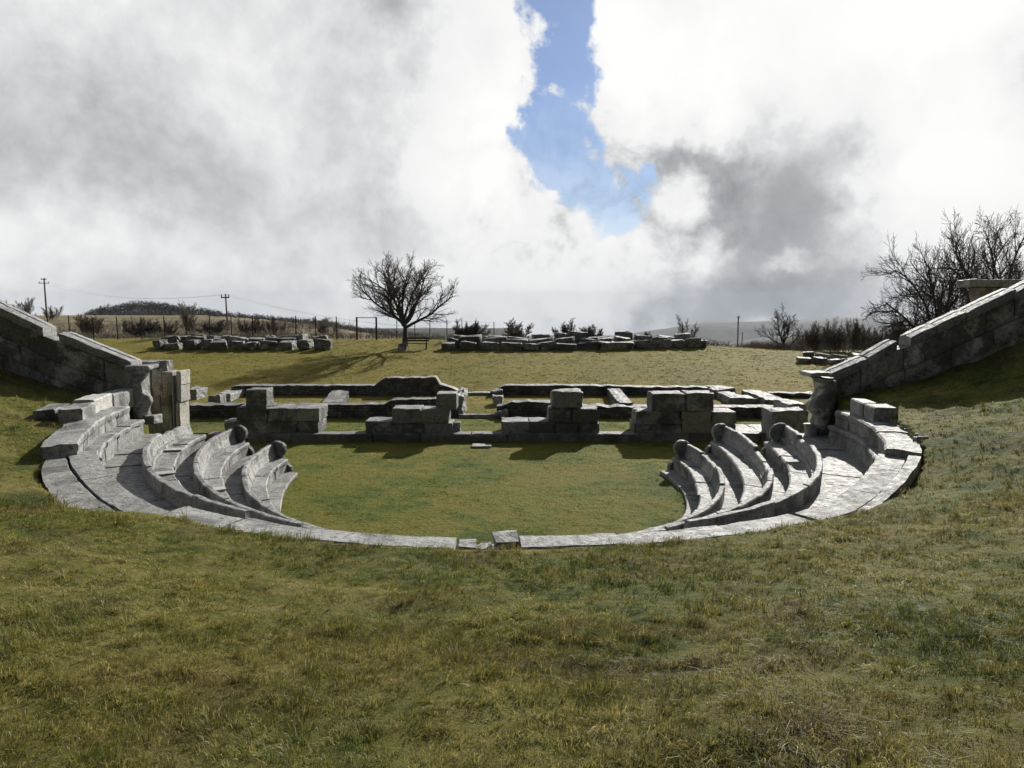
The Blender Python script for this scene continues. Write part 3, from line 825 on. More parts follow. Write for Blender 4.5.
def px_secs(rows, Y, hy):
    o = []
    for (v, ul, ur) in rows:
        xl, z = at_y(ul, v, Y); xr, _ = at_y(ur, v, Y)
        h = hy if not isinstance(hy, dict) else hy[v]
        o.append(((xl + xr) / 2, Y + .02, z, (xr - xl) / 2, h))
    return o[::-1]
# right: kneeling figure leaning out to the left, carrying a slab
YR = 21.2
e = empty('telamon_statue', (X_at(824, YR), YR, Z_COR), 'worn kneeling telamon carrying a slab at the foot of the right wall', 'statue', 'kneeling stone figures ending the walls')
loft('figure', px_secs([(381, 815, 834), (386, 815.5, 834), (391, 816, 834), (396, 814, 834), (401, 810, 833.5), (406, 807, 833), (411, 808, 832), (414, 811, 831), (418, 812, 830), (424, 811, 829), (432, 812, 829), (440, 812, 830)], YR, .3), M_WALL, e, rough=.06, seed=3, power=2.6)
rect_block(811, 833, 373, 377.3, YR - .38, .8, M_COPE, None, None, 'capital_slab', e, .02, .03)
loft('capital_moulding', px_secs([(377.5, 813, 832), (381.5, 816, 831)], YR, .32), M_COPE, e, rough=.012)
loft('pedestal', px_secs([(424, 805, 814), (430, 805.5, 816), (440, 806, 818)], YR - .25, .18), M_COPE, e, rough=.03, seed=9)
rect_block(818, 836, 432, 446, YR - .3, .9, M_SEAT2, None, None, 'base_block', e, .03)
# left: battered figure
YL = 22.3
e = empty('telamon_statue', (X_at(138, YL), YL, Z_COR), 'battered telamon stump with bulging lower half at the foot of the left wall', 'statue', 'kneeling stone figures ending the walls')
rect_block(124.5, 142, 370, 418, YL - .26, .6, M_COPE, None, None, 'back_pillar', e, .03)
loft('figure', px_secs([(376, 137, 147), (379, 131, 145), (385, 129, 141.5), (390, 129, 142), (393, 128.5, 146), (399, 129, 149.5), (404, 130, 151), (409, 132, 150), (414, 135, 147), (418, 138, 145)], YL - .2, .2), M_SEAT, e, rough=.06, seed=5, power=2.3)
loft('shoulder', px_secs([(369.5, 136, 149), (373, 137, 149), (377, 138, 146)], YL - .15, .2), M_COPE, e, rough=.05, seed=6)
rect_block(123.5, 149.5, 365.6, 370, YL - .33, .62, M_COPE, None, None, 'capital_slab', e, .03, .03)
rect_block(143.5, 155, 416, 425, YL - .2, .5, M_COPE, None, None, 'base_block', e, .03)
rect_block(127, 142, 413, 421, YL - .1, .5, M_WALL, None, None, 'base_block', e, .03)

# gate on the left (side entrance)
YG = 24.2
e = empty('gate_jamb', (X_at(158, YG), YG, 0), 'brown stained ashlar gate jamb with sunlit-coloured pilaster beside the left telamon', 'gate jamb')
rect_block(141, 151, 368.5, 396, YG + .04, .5, M_GATE, None, None, 'ashlar', e, .012)
rect_block(151, 162, 368.5, 396, YG + .03, .5, M_GATE, None, None, 'ashlar', e, .012)
rect_block(141, 162, 396, 470, YG + .035, .5, M_GATE, None, None, 'ashlar', e, .012)
rect_block(162, 172.6, 371.5, 395, YG + .0, .55, M_GATE, None, None, 'ashlar', e, .012)
rect_block(162, 172.6, 395, 470, YG + .005, .55, M_GATE, None, None, 'ashlar', e, .012)
rect_block(172.8, 174.8, 372, 470, YG - .05, .62, M_GATE_SUNLIT, None, None, 'pilaster_fillet', e, .006, .01)
for a, b in ((371, 385), (385, 402), (402, 470)):
    rect_block(176.4, 181.3, a, b, YG - .05, .7, M_GATE_SUNLIT, None, None, 'pilaster', e, .012, .012)
rect_block(174.6, 176.6, 372, 470, YG + .1, .5, M_GATE, None, None, 'pilaster_groove', e, .004, .005)
rect_block(131, 160, 361.5, 368.5, YG + .1, .6, M_BLOCK, None, None, 'cap_stone', e, .025)
rect_block(158, 168, 360.5, 371, YG + .25, .45, M_COPE, None, None, 'cap_stone', e, .03)

# blocks left of a third step
def bank(t0, t1, off, zt, w, mat, label, grp, zb=.5):
    prof = [(0, zt - zb), (0, zt - .03), (.03, zt), (w - .03, zt), (w, zt - .03), (w, zt - zb)]
    o = sweep('stone_block', 'b2', prof, t0 * D2R, t1 * D2R, mat, None, seg=.2, amp=.02, jit=.01, gap=.015, off=off)
    props(o, label, 'stone block', grp)
gl = 'blocks left of a third step on the left'
bank(-97, -87.5, .36, H - 2.44, .45, M_COPE, 'grey block nearest the left telamon above the steps', gl)
bank(-87, -79, .36, H - 2.41, .5, M_NEW, 'brightest white block on the bank above the left steps', gl)
bank(-78.7, -71.5, .34, H - 2.46, .5, M_COPE, 'long grey block in front of the white block above the left steps', gl)
bank(-80, -73.5, .97, H - 2.5, .45, M_SEAT, 'low flat block half sunk in the left grass bank', gl)
gr = 'blocks left of a third step on the right'
bank(75.6, 81, .2, H - 2.42, .33, M_SEAT, 'grey squared block against the foot of the right wall', gr)
bank(70.8, 75.3, .2, H - 2.42, .5, M_COPE, 'broad pale block jutting towards the grass above the right steps', gr)
def rubble_edge(t0, t1, off, h, w, mat, label, seed):
    rr = random.Random(seed); vs, fs = [], []; t = t0
    while t < t1:
        wd = rr.uniform(.07, .24); r = float(rf('b2', t * D2R)) + off + rr.uniform(-.06, .1); x, y = pol(r, t * D2R)
        bv, bf = block_geo(wd, w * rr.uniform(.7, 1.2), h * rr.uniform(.6, 1.25), rr.randint(0, 999), .03, .03, n=1)
        c, s_ = math.cos(t * D2R), math.sin(t * D2R)
        bv = bv - np.array([0, w / 2, 0]); bx = bv[:, 0] * c - bv[:, 1] * -s_ ; by = bv[:, 0] * s_ + bv[:, 1] * -c
        b = len(vs); vs += [(x + p, y + q, Z_B2 - .08 + z) for p, q, z in zip(bx, by, bv[:, 2])]; fs += [tuple(i + b for i in f[::-1]) for f in bf]
        t += wd / r / D2R * 1.02
    props(obj('rubble_edging', vs, fs, mat), label, 'stone edging')
rubble_edge(56, 71, .66, .15, .25, M_WALL, 'dark rough rubble edging between the right steps and the grass bank', 4)

# ------------------------------------------------------------------ field blocks
def gz(x, y): return float(ground_z(np.array([x]), np.array([y]))[0])
variants = []
for i in range(12):
    vs, fs = block_geo(1, 1, 1, 40 + i, .09 if i % 3 == 0 else .05, .10 if i % 3 == 0 else .05, n=3)
    vs = vs - np.array([0, .5, 0])
    me = bpy.data.meshes.new('field_block'); me.from_pydata(vs.tolist(), [], fs); me.materials.append(M_FIELD); me.update()
    variants.append(me)
ORD = ['first', 'second', 'third', 'fourth', 'fifth', 'sixth', 'seventh', 'eighth', 'ninth', 'tenth', 'eleventh', 'twelfth', 'thirteenth', 'fourteenth',
       'fifteenth', 'sixteenth', 'seventeenth', 'eighteenth', 'nineteenth', 'twentieth', 'twenty-first', 'twenty-second', 'twenty-third', 'twenty-fourth',
       'twenty-fifth', 'twenty-sixth', 'twenty-seventh', 'twenty-eighth']
def field_row(u0, u1, v, line, rowname, grp, wmin=13, wmax=24, hpx=(7, 10), zoff=0.0, gapp=.12, Yover=None, seed=0, vs_=None):
    rr = random.Random(seed); u = u0; i = 0; out = []
    while u < u1 - 6:
        w = rr.uniform(wmin, wmax); w = min(w, u1 - u)
        vv = v if vs_ is None else float(np.interp(u, *vs_))
        # distance at which the field passes through image row vv
        Y = Yover
        if Y is None:
            lo, hi = 40., 64.
            for _ in range(30):
                md = (lo + hi) / 2
                if Z_at(vv, md) > gz(X_at(u, md, vv), md): lo = md
                else: hi = md
            Y = lo
        h = rr.uniform(*hpx) * Y / F; W = w * Y / F
        me = rr.choice(variants)
        o = bpy.data.objects.new('field_block', me); COL.objects.link(o)
        x = X_at(u + w / 2, Y, vv)
        o.location = (x, Y + rr.uniform(-.25, .25), gz(x, Y) + zoff - .04)
        o.scale = (W * rr.uniform(.85, 1.0), rr.uniform(.6, 1.1), h * rr.uniform(.8, 1.15)); o.rotation_euler = (rr.uniform(-.1, .1), rr.uniform(-.12, .12), rr.uniform(-.35, .35))
        props(o, f'{ORD[i]} block from the left in the {line} of the {rowname}', 'stone block', grp)
        out.append(o); i += 1
        u += w + (rr.uniform(0, 5) if rr.random() < gapp * 2 else rr.uniform(-1, 1))
    return out
gL, gM, gR2 = 'squared blocks in the left field row', 'squared blocks in the long field row', 'squared blocks in the short far right row'
field_row(157, 340, 349, 'front line', 'left field row of ruins', gL, 9, 17, (7.5, 10), seed=1, gapp=.35)
field_row(165, 330, 345.5, 'back line', 'left field row of ruins', gL, 9, 18, (7, 9.5), seed=2, gapp=.3)
field_row(180, 322, 343.5, 'rearmost line', 'left field row of ruins', gL, 9, 16, (7, 9), seed=12, gapp=.5)
field_row(441, 706, 349.5, 'front line', 'long field row', gM, 11, 24, (6.5, 9), seed=3, vs_=([441, 600, 706], [350, 349, 346.5]))
field_row(446, 700, 347, 'second line', 'long field row', gM, 12, 24, (8.5, 11.5), seed=4, gapp=.2)
field_row(452, 690, 344.5, 'third line', 'long field row', gM, 12, 24, (9, 12.5), seed=5, gapp=.25)
field_row(797, 880, 350, 'front line', 'short right row', gR2, 9, 17, (5, 6.5), seed=6, Yover=50.5)
field_row(802, 872, 350, 'back line', 'short right row', gR2, 10, 18, (7, 8.5), seed=8, Yover=52)

# ------------------------------------------------------------------ bare trees
def tubes(lines, sides):
    """lines: list of (pts (n,3), radii (n,)) -> verts, quads"""
    V, Q = [], []; base = 0
    for pts, rad in lines:
        n = len(pts)
        d = np.gradient(pts, axis=0); d /= (np.linalg.norm(d, axis=1, keepdims=True) + 1e-9)
        up = np.array([.31, .17, .93]); a = np.cross(d, up); a /= (np.linalg.norm(a, axis=1, keepdims=True) + 1e-9); b = np.cross(d, a)
        an = np.arange(sides) * 2 * math.pi / sides
        ring = pts[:, None, :] + rad[:, None, None] * (np.cos(an)[None, :, None] * a[:, None, :] + np.sin(an)[None, :, None] * b[:, None, :])
        V.append(ring.reshape(-1, 3))
        i = np.arange(n - 1)[:, None] * sides; j = np.arange(sides)[None, :]; j2 = (j + 1) % sides
        Q.append(np.stack([i + j, i + sides + j, i + sides + j2, i + j2], -1).reshape(-1, 4) + base)
        base += n * sides
    return np.concatenate(V), np.concatenate(Q)

def grow(rr, start, dirv, L, r0, depth, maxd, prm, lines, out):
    n = max(4, int(L / prm['seg'])) if depth < maxd else 4
    pts = [np.array(start, float)]; d = np.array(dirv, float); d /= np.linalg.norm(d)
    wob = prm['wob'] * (1 + .12 * depth)
    for i in range(n):
        d = d + rr.normal(0, wob, 3) + np.array([0, 0, prm['up'][min(depth, len(prm['up']) - 1)]]); d /= np.linalg.norm(d)
        pts.append(pts[-1] + d * L / n)
    pts = np.array(pts); f = np.linspace(0, 1, n + 1)
    rad = r0 * (1 - .72 * f) if depth > 0 else r0 * (1 - .55 * f ** .8)
    lines[min(depth, 4)].append((pts, np.maximum(rad, prm['rmin'])))
    if depth >= maxd: return
    k = prm['kids'][depth]
    for c in range(k):
        fr = prm['from'][depth] + (1 - prm['from'][depth]) * (c + rr.uniform(.1, .9)) / k
        fr = min(fr, .99); ix = fr * n; i0 = min(int(ix), n - 1)
        p = pts[i0] + (pts[i0 + 1] - pts[i0]) * (ix - i0); dd = pts[i0 + 1] - pts[i0]; dd /= np.linalg.norm(dd)
        perp = np.cross(dd, rr.normal(0, 1, 3)); perp /= np.linalg.norm(perp) + 1e-9
        if depth == 0:
            az = c * 2.4 + rr.uniform(-.4, .4); perp = np.array([math.cos(az), math.sin(az), 0])
        an = prm['ang'][depth] * rr.uniform(.7, 1.25)
        if depth == 0: an = prm['ang'][0] * (1.15 - .97 * (c / max(1, k - 1))) * rr.uniform(.88, 1.1)
        nd = dd * math.cos(an) + perp * math.sin(an)
        LL = L * prm['len'][depth] * (rr.uniform(.7, 1.15) if depth else rr.uniform(.9, 1.05)) * ((1.15 - .5 * fr) if depth > 0 else 1)
        rk = min(prm['rk'][depth] * r0, float(np.interp(fr, f, rad)) * .85)
        grow(rr, p, nd, LL, rk, depth + 1, maxd, prm, lines, out)

def bare_tree(x, y, z, seed, prm, label, cat='tree', group=None, name='bare_tree', lean=(0, 0), mats=(M_BARK, M_TWIG), stems=1, fit=None, trunk_name='trunk'):
    rr = np.random.default_rng(seed); lines = {k: [] for k in range(5)}
    for s_ in range(stems):
        dv = (lean[0], lean[1], 1) if stems == 1 else (rr.normal(0, prm['spread']), rr.normal(0, prm['spread']), 1)
        st = (0, 0, 0) if stems == 1 else (rr.normal(0, prm['base']), rr.normal(0, prm['base']) * .5, 0)
        grow(rr, st, dv, prm['h'] * (1 if stems == 1 else rr.uniform(.55, 1.05)), prm['r'], 0, prm['depth'], prm, lines, None)
    e = empty(name, (x, y, z), label, cat, group)
    thick = lines[0] + (lines[1] if prm['depth'] > 2 else []); thin = [l for k in range(5) for l in lines[k] if k >= (2 if prm['depth'] > 2 else 1)]
    allp = np.concatenate([l[0] for k in lines for l in lines[k]])
    sx = sy = sz = 1.0
    if fit: # real size of the crown: width, height
        wx = (np.percentile(allp[:, 0], 98.5) - np.percentile(allp[:, 0], 1.5)) if prm['depth'] > 3 else np.ptp(allp[:, 0]); sz = fit[1] / allp[:, 2].max(); sx = sy = fit[0] / wx
    for nm, ls, sd, mt in ((trunk_name, thick, 7, mats[0]), ('crown', thin, 3, mats[1])):
        if not ls: continue
        V_, Q_ = tubes(ls, sd); V_ = V_ * np.array([sx, sy, sz]); V_[:, 2] -= .1
        o = fast_mesh(nm, V_, Q_, mt); o.parent = e
        if nm == trunk_name: o.data.polygons.foreach_set('use_smooth', [True] * len(Q_))
    return e
OAK = dict(h=2.6, r=.27, depth=4, seg=.35, wob=.085, up=[.02, .055, .06, .05, .03], rmin=.009, kids=[11, 11, 8, 4], ang=[1.12, .68, .65, .6], len=[1.75, .45, .55, .6],
           rk=[.5, .45, .5, .5], **{'from': [.66, .18, .15, .1]})
def place_y(u, v, lo=40., hi=64.):
    for _ in range(30):
        md = (lo + hi) / 2
        if Z_at(v, md) > gz(X_at(u, md, v), md): lo = md
        else: hi = md
    return lo
Y = place_y(405, 347)
x = X_at(405, Y, 347)
bare_tree(x, Y, gz(x, Y), 50, OAK, 'broad leafless tree with short dark trunk standing behind the bench', lean=(.04, 0), fit=(93 / F * Y, 99 / F * Y))
YT2 = place_y(786, 347)
APPLE = dict(OAK, h=1.5, r=.15, len=[1.5, .5, .5, .5], kids=[7, 8, 7, 4], seg=.25, ang=[1.0, .75, .7, .7], up=[.0, .08, .06, .05, .03], wob=.14, rmin=.008, **{'from': [.25, .2, .15, .1]})
x = X_at(786, YT2, 347)
bare_tree(x, YT2, gz(x, YT2), 40, APPLE, 'small forked leafless tree near the sign post on the right of the field', lean=(-.12, 0), fit=(42 / F * YT2, 51 / F * YT2))
BIG = dict(OAK, h=2.6, r=.24, up=[.02, .008, .045, .04, .03], kids=[15, 14, 9, 5], ang=[1.38, .75, .65, .6], len=[2.3, .42, .55, .6], rmin=.008, **{'from': [.35, .15, .12, .1]})
YT3 = 33.
x = X_at(951, YT3, 330)
bare_tree(x, YT3, gz(x, YT3) - .2, 37, BIG, 'wide leafless tree leaning left behind the right wall', lean=(-.32, 0), fit=(7.9, 8.5), group='big bare trees behind the right wall')
x = X_at(1001, YT3 + 1, 330)
bare_tree(x, YT3 + 1, gz(x, YT3 + 1) - .2, 36, BIG, 'taller leafless tree at the right edge behind the upper wall', lean=(.02, 0), fit=(8.0, 9.3), group='big bare trees behind the right wall')

BUSH = dict(h=1.6, r=.03, depth=3, seg=.3, wob=.10, up=[.02, .03, .03], rmin=.012, kids=[9, 6, 4], ang=[.55, .6, .6], len=[.5, .5, .5], rk=[.6, .6, .6], spread=.5, base=.35, **{'from': [.15, .15, .1]})
def bush(u, v, Y, wpx, hpx, seed, label, stems=14, mats=(M_TWIG, M_TWIG), name='bare_shrub', prm=BUSH, group='leafless shrubs around the field', cat='shrub'):
    x, z = at_y(u, v, Y)
    s_ = Y / F; g = gz(x, Y); top = Z_at(v - hpx, Y)
    return bare_tree(x, Y, g, seed, dict(prm, rmin=.006 + .00013 * Y), label, cat, group, name, mats=mats, stems=stems, fit=(wpx * s_, max(top - g, .8)), trunk_name='stems')
DENSE = dict(BUSH, spread=.9, base=.7, kids=[9, 6, 4])
TALL = dict(BUSH, spread=.16, base=.35, h=2.4)
bush(92, 338, 66, 36, 26, 41, 'fan-shaped grey shrub beyond the fence left of the dark bush', 10, (M_TWIG2, M_TWIG2))
bush(143, 338, 66, 38, 23, 42, 'dark rounded bush beyond the fence', 34, (M_TWIG, M_TWIG), prm=DENSE)
bush(170, 338, 68, 24, 20, 43, 'dark bush just right of the rounded one beyond the fence', 22, (M_TWIG, M_TWIG), prm=DENSE)
bush(190, 338, 64, 20, 40, 44, 'tall slender grey saplings beyond the left field row', 8, (M_TWIG2, M_TWIG2), prm=TALL)
bush(214, 338, 70, 32, 20, 45, 'low pale scrub by the second utility pole', 16, (M_TWIG2, M_TWIG2))
bush(250, 337, 66, 26, 24, 46, 'brown shrub beyond the fence, left one of a pair', 18, (M_TWIG3, M_TWIG3), prm=DENSE)
bush(272, 337, 67, 28, 24, 47, 'brown shrub beyond the fence, right one of a pair', 18, (M_TWIG3, M_TWIG3), prm=DENSE)
bush(325, 336, 72, 22, 16, 48, 'small bare shrub on the slope behind the fence gate', 10, (M_TWIG2, M_TWIG2))
bush(466, 344, 61, 40, 28, 49, 'dense dark shrub behind the left end of the long field row', 34, (M_TWIG, M_TWIG), prm=DENSE)
bush(514, 344, 62, 34, 28, 50, 'thin pale shrub behind the long field row, right of the dark shrub', 14, (M_TWIG, M_TWIG2))
bush(567, 342, 61, 26, 26, 51, 'spiky shrub behind the middle of the long field row', 12, (M_TWIG, M_TWIG))
bush(592, 342, 61, 28, 20, 52, 'low spreading shrub behind the middle of the long field row', 16, (M_TWIG, M_TWIG))
bush(650, 342, 61, 18, 12, 53, 'little shrub peeping over the long field row', 8, (M_TWIG, M_TWIG2))
bush(681, 344, 60, 14, 32, 54, 'slender sapling behind the right part of the long field row', 4, (M_TWIG2, M_TWIG2), prm=TALL)
bush(693, 344, 60, 10, 25, 55, 'shorter slender sapling at the right end of the long field row', 3, (M_TWIG2, M_TWIG2), prm=TALL)
bush(811, 348, 60, 30, 30, 56, 'grey leafless thicket just right of the small forked tree', 16, (M_TWIG2, M_TWIG2), prm=dict(TALL, spread=.3))
bush(834, 348, 58, 30, 34, 57, 'grey brown thicket behind the short right row', 18, (M_TWIG2, M_TWIG2), prm=dict(TALL, spread=.3))
bush(856, 350, 57, 30, 36, 58, 'taller grey thicket behind the short right row', 18, (M_TWIG2, M_TWIG2), prm=dict(TALL, spread=.3))
bush(873, 354, 54, 34, 34, 59, 'reddish brown rounded shrub beside the sloping right wall', 34, (M_TWIG3, M_TWIG3), prm=DENSE)
bush(900, 350, 56, 40, 34, 60, 'purplish shrub behind the sloping right wall', 24, (M_TWIG3, M_TWIG3), prm=DENSE)
LTREE = dict(BUSH, spread=.35, h=3, base=.6)
bush(8, 324, 120, 22, 26, 61, 'distant leafless tree at the left edge of the meadow', 8, (M_TWIG2, M_TWIG2), prm=LTREE, name='bare_tree', cat='tree', group='distant leafless trees on the meadow')
bush(28, 324, 122, 24, 28, 62, 'distant leafless tree just left of the first utility pole', 9, (M_TWIG2, M_TWIG2), prm=LTREE, name='bare_tree', cat='tree', group='distant leafless trees on the meadow')
bush(52, 324, 124, 20, 20, 63, 'distant low leafless tree right behind the first utility pole', 8, (M_TWIG2, M_TWIG2), prm=LTREE, name='bare_tree', cat='tree', group='distant leafless trees on the meadow')
bush(323, 334, 92, 20, 18, 64, 'distant round leafless tree on the slope left of the gate', 8, (M_TWIG2, M_TWIG2), prm=LTREE, name='bare_tree', cat='tree', group='distant leafless trees on the meadow')

def scrub():
    rr = np.random.default_rng(77); lines = []
    def band(n, x0, x1, y0, y1, h0, h1):
        for _ in range(n):
            x = rr.uniform(x0, x1); y = rr.uniform(y0, y1)
            c = float(fbm(np.array([x]), np.array([y]), .45, 3, 91)[0]) + .5
            if rr.uniform() > c * c * 3.2: continue
            h = (h0 + (h1 - h0) * c * rr.uniform(.3, 1.3)); z = gz(x, y); p = np.array([x, y, z - .05]); d = np.array([rr.normal(0, .28), rr.normal(0, .28), 1.0])
            pts = [p]
            for k in range(3): d = d + rr.normal(0, .16, 3) * np.array([1, 1, .2]); pts.append(pts[-1] + d * h / 3)
            pts = np.array(pts); lines.append((pts, np.array([.014, .011, .008, .005])))
            for k in (1, 2):
                for _q in range(3):
                    d2 = np.array([rr.normal(0, .6), rr.normal(0, .6), .8]); lines.append((np.array([pts[k], pts[k] + d2 * h * .2, pts[k] + d2 * h * .36 + [0, 0, h * .06]]), np.array([.009, .007, .004])))
    band(3000, -42, 2, 61.6, 66, .15, .8); band(900, 2, 22, 59, 61.5, .1, .6); band(1500, -44, -16, 70, 92, .3, 1.4); band(1500, 23, 35, 60, 68, .8, 2.2); band(500, 16, 23, 60, 64, .2, .9)
    V_, Q_ = tubes([l for l in lines if len(l[0]) == 4], 3); V2, Q2 = tubes([l for l in lines if len(l[0]) == 3], 3)
    o = fast_mesh('undergrowth', np.concatenate([V_, V2]), np.concatenate([Q_, Q2 + len(V_)]), M_TWIG2)
    props(o, 'low leafless scrub along the fence and field edge', kind='stuff')
scrub()

# ------------------------------------------------------------------ wood on the far hill
def forest():
    n = 4200; rr = np.random.default_rng(3)
    ang = rr.uniform(-42, -3, n) * D2R; d = rr.uniform(330, 470, n)
    x, y = d * np.sin(ang), d * np.cos(ang); z = ground_z(x, y)
    V_, F_ = [], []; k = 60
    for i in range(n):
        hgt = rr.uniform(3.2, 5.2); w = rr.uniform(1.6, 2.6)
        p = rr.normal(0, 1, (k, 3)); p /= np.linalg.norm(p, axis=1, keepdims=True); p *= rr.uniform(.3, 1, (k, 1)) ** .5
        c = np.stack([x[i] + p[:, 0] * w, y[i] + p[:, 1] * w, z[i] + hgt * .55 + p[:, 2] * hgt * .45], 1)
        a = rr.normal(0, .3, (k, 3)); b = rr.normal(0, .3, (k, 3)); a[:, 2] += .4
        V_.append(np.stack([c, c + a, c + b * .6], 1).reshape(-1, 3))
    V_ = np.concatenate(V_); F_ = np.arange(len(V_)).reshape(-1, 3)
    o = fast_mesh('forest', V_, F_, plain_mat('bare_wood', (.05, .047, .043), (.10, .09, .08), .05))
    props(o, 'dark leafless wood covering the distant hill on the left', kind='stuff')
forest()

# ------------------------------------------------------------------ bars and small structures
def bar(name, p, q, r, mat, parent=None, sides=6):
    pts = np.array([p, q], float); V_, Q_ = tubes([(pts, np.array([r, r]))], sides)
    fs = [tuple(f) for f in Q_] + [tuple(range(sides)), tuple(range(sides, 2 * sides))[::-1]]
    return obj(name, V_, fs, mat, parent)
def boxg(x0, x1, y0, y1, z0, z1):
    v = [(x, y, z) for z in (z0, z1) for y in (y0, y1) for x in (x0, x1)]
    return v, [(0, 2, 3, 1), (4, 5, 7, 6), (0, 1, 5, 4), (2, 6, 7, 3), (0, 4, 6, 2), (1, 3, 7, 5)]
def box(name, c, s_, mat, parent=None):
    v, f = boxg(c[0] - s_[0] / 2, c[0] + s_[0] / 2, c[1] - s_[1] / 2, c[1] + s_[1] / 2, c[2] - s_[2] / 2, c[2] + s_[2] / 2)
    o = obj(name, v, f, mat, parent); b = o.modifiers.new('edge', 'BEVEL'); b.width = min(s_) * .15; b.segments = 1; return o
# bench
Y = place_y(416, 349.2) - .2; x = X_at(415.5, Y, 348); z = gz(x, Y); Wb = 27 / F * Y
e = empty('park_bench', (x, Y, z), 'dark wooden bench with slatted back under the broad bare tree', 'bench')
for k in range(3): box('seat_plank', (x, Y + .15 - .14 * k, z + .44), (Wb, .12, .04), M_DARKWOOD, e)
for k in range(2): box('backrest_plank', (x, Y + .27 + .02 * k, z + .62 + .16 * k), (Wb, .03, .12), M_DARKWOOD, e)
for sx in (-1, 1):
    box('leg', (x + sx * Wb * .4, Y - .13, z + .21), (.08, .07, .42), M_WOOD, e)
    box('leg', (x + sx * Wb * .4, Y + .27, z + .4), (.08, .06, .84), M_WOOD, e)
x2 = X_at(403, Y, 348); z2 = gz(x2, Y - .2)
e = empty('small_bench', (x2, Y - .2, z2), 'small pale block seat touching the left end of the dark bench', 'stone seat')
vs, fs = block_geo(.62, .4, .5, 91, .02, .03); vs = vs + np.array([x2, Y - .4, z2 - .04]); obj('seat_block', vs, fs, M_COPE, e)

# fence
YF = 61.
e = empty('wire_fence', (X_at(230, YF), YF, gz(X_at(230, YF), YF)), 'thin wire fence on dark posts along the far left edge of the field', 'fence')
ups = [-20, 4, 27, 49, 70, 94, 118, 142, 165, 187, 210, 232, 253, 274, 296, 316, 337]
tops = []
for u in ups:
    x = X_at(u, YF, 340); z = gz(x, YF); h = 1.75 + random.uniform(-.05, .12)
    bar('post', (x, YF, z - .1), (x + random.uniform(-.04, .04), YF, z + h), .04, M_DARKMETAL, e); tops.append((x, YF, z, h))
for f in (.12, .38, .65, .93):
    ls = [(np.array([(p[0], p[1], p[2] + p[3] * f - (.03 if k % 2 else 0)) for k, p in enumerate(tops)]), np.full(len(tops), .006))]
    V_, Q_ = tubes(ls, 3); obj('wire', V_, [tuple(q) for q in Q_], M_DARKMETAL, e)
e = empty('wire_fence', (X_at(460, YF), YF, gz(X_at(460, YF), YF)), 'thin wire fence continuing behind the broad tree and bench', 'fence')
tops = []
for u in (397, 415, 430, 447, 462, 478, 494):
    x = X_at(u, YF, 340); z = gz(x, YF); h = 1.45 + random.uniform(-.05, .1)
    bar('post', (x, YF, z - .1), (x, YF, z + h), .03, M_DARKMETAL, e); tops.append((x, YF, z, h))
for f in (.3, .93):
    V_, Q_ = tubes([(np.array([(p[0], p[1], p[2] + p[3] * f) for p in tops]), np.full(len(tops), .006))], 3); obj('wire', V_, [tuple(q) for q in Q_], M_DARKMETAL, e)
xa, xb = X_at(357, YF, 335), X_at(376.5, YF, 335); z = gz(xa, YF)
e = empty('fence_gate', ((xa + xb) / 2, YF, z), 'open frame of two thick black posts joined by a thin bar', 'gate')
for xx in (xa, xb): bar('gate_post', (xx, YF, z - .2), (xx, YF, z + 1.75), .075, M_DARKMETAL, e, 8)
bar('crossbar', (xa, YF, z + 1.7), (xb, YF, z + 1.7), .03, M_DARKMETAL, e)

# utility poles and wires
def utility_pole(u, vt, Y, arms, label, vb):
    x, zt = at_y(u, vt, Y); z0 = gz(x, Y); Zb = min(z0, Z_at(vb, Y))
    e = empty('utility_pole', (x, Y, Zb), label, 'utility pole', 'utility poles on the meadow')
    V_, Q_ = tubes([(np.array([(x + .15, Y, Zb - .3), (x + .05, Y, (Zb + zt) / 2), (x, Y, zt)]), np.array([.0012, .001, .0008]) * Y)], 8)
    obj('pole', V_, [tuple(q) for q in Q_], M_WOOD, e)
    hits = []
    for dz, w in arms:
        arm = box('crossarm', (x, Y - .14, zt - dz), (w, .1, .12), M_WOOD, e)
        for s_ in (-1, 1):
            ins = bar('insulator', (x + s_ * w * .42, Y - .14, zt - dz + .05), (x + s_ * w * .42, Y - .14, zt - dz + .3), .06, M_SIGN, arm); hits.append((x + s_ * w * .42, Y - .14, zt - dz + .3))
    return hits
h1 = utility_pole(44, 278, 140, [(.9, 1.9), (.25, 1.0)], 'utility pole with two crossarms at the far left', 326)
h2 = utility_pole(225.5, 294, 80, [(.35, .85)], 'shorter utility pole with one crossarm on the meadow beyond the blocks', 334)
def sag(a, b, s_, n=24):
    f = np.linspace(0, 1, n)[:, None]; p = np.array(a) * (1 - f) + np.array(b) * f; p[:, 2] -= s_ * 4 * (f[:, 0] * (1 - f[:, 0])); return p
for k in range(2):
    V_, Q_ = tubes([(sag(h1[k], h2[k], 1.4), np.full(24, .008))], 3)
    props(obj('overhead_wire', V_, [tuple(q) for q in Q_], M_DARKMETAL), ('near' if k == 0 else 'far') + ' overhead wire sagging between the two utility poles', 'wire', 'overhead wires')
    V_, Q_ = tubes([(sag(h2[k], (X_at(500, 78), 78, Z_at(329, 78)), 1.), np.full(24, .006))], 3)
    props(obj('overhead_wire', V_, [tuple(q) for q in Q_], M_DARKMETAL), ('near' if k == 0 else 'far') + ' overhead wire running right from the shorter pole', 'wire', 'overhead wires')
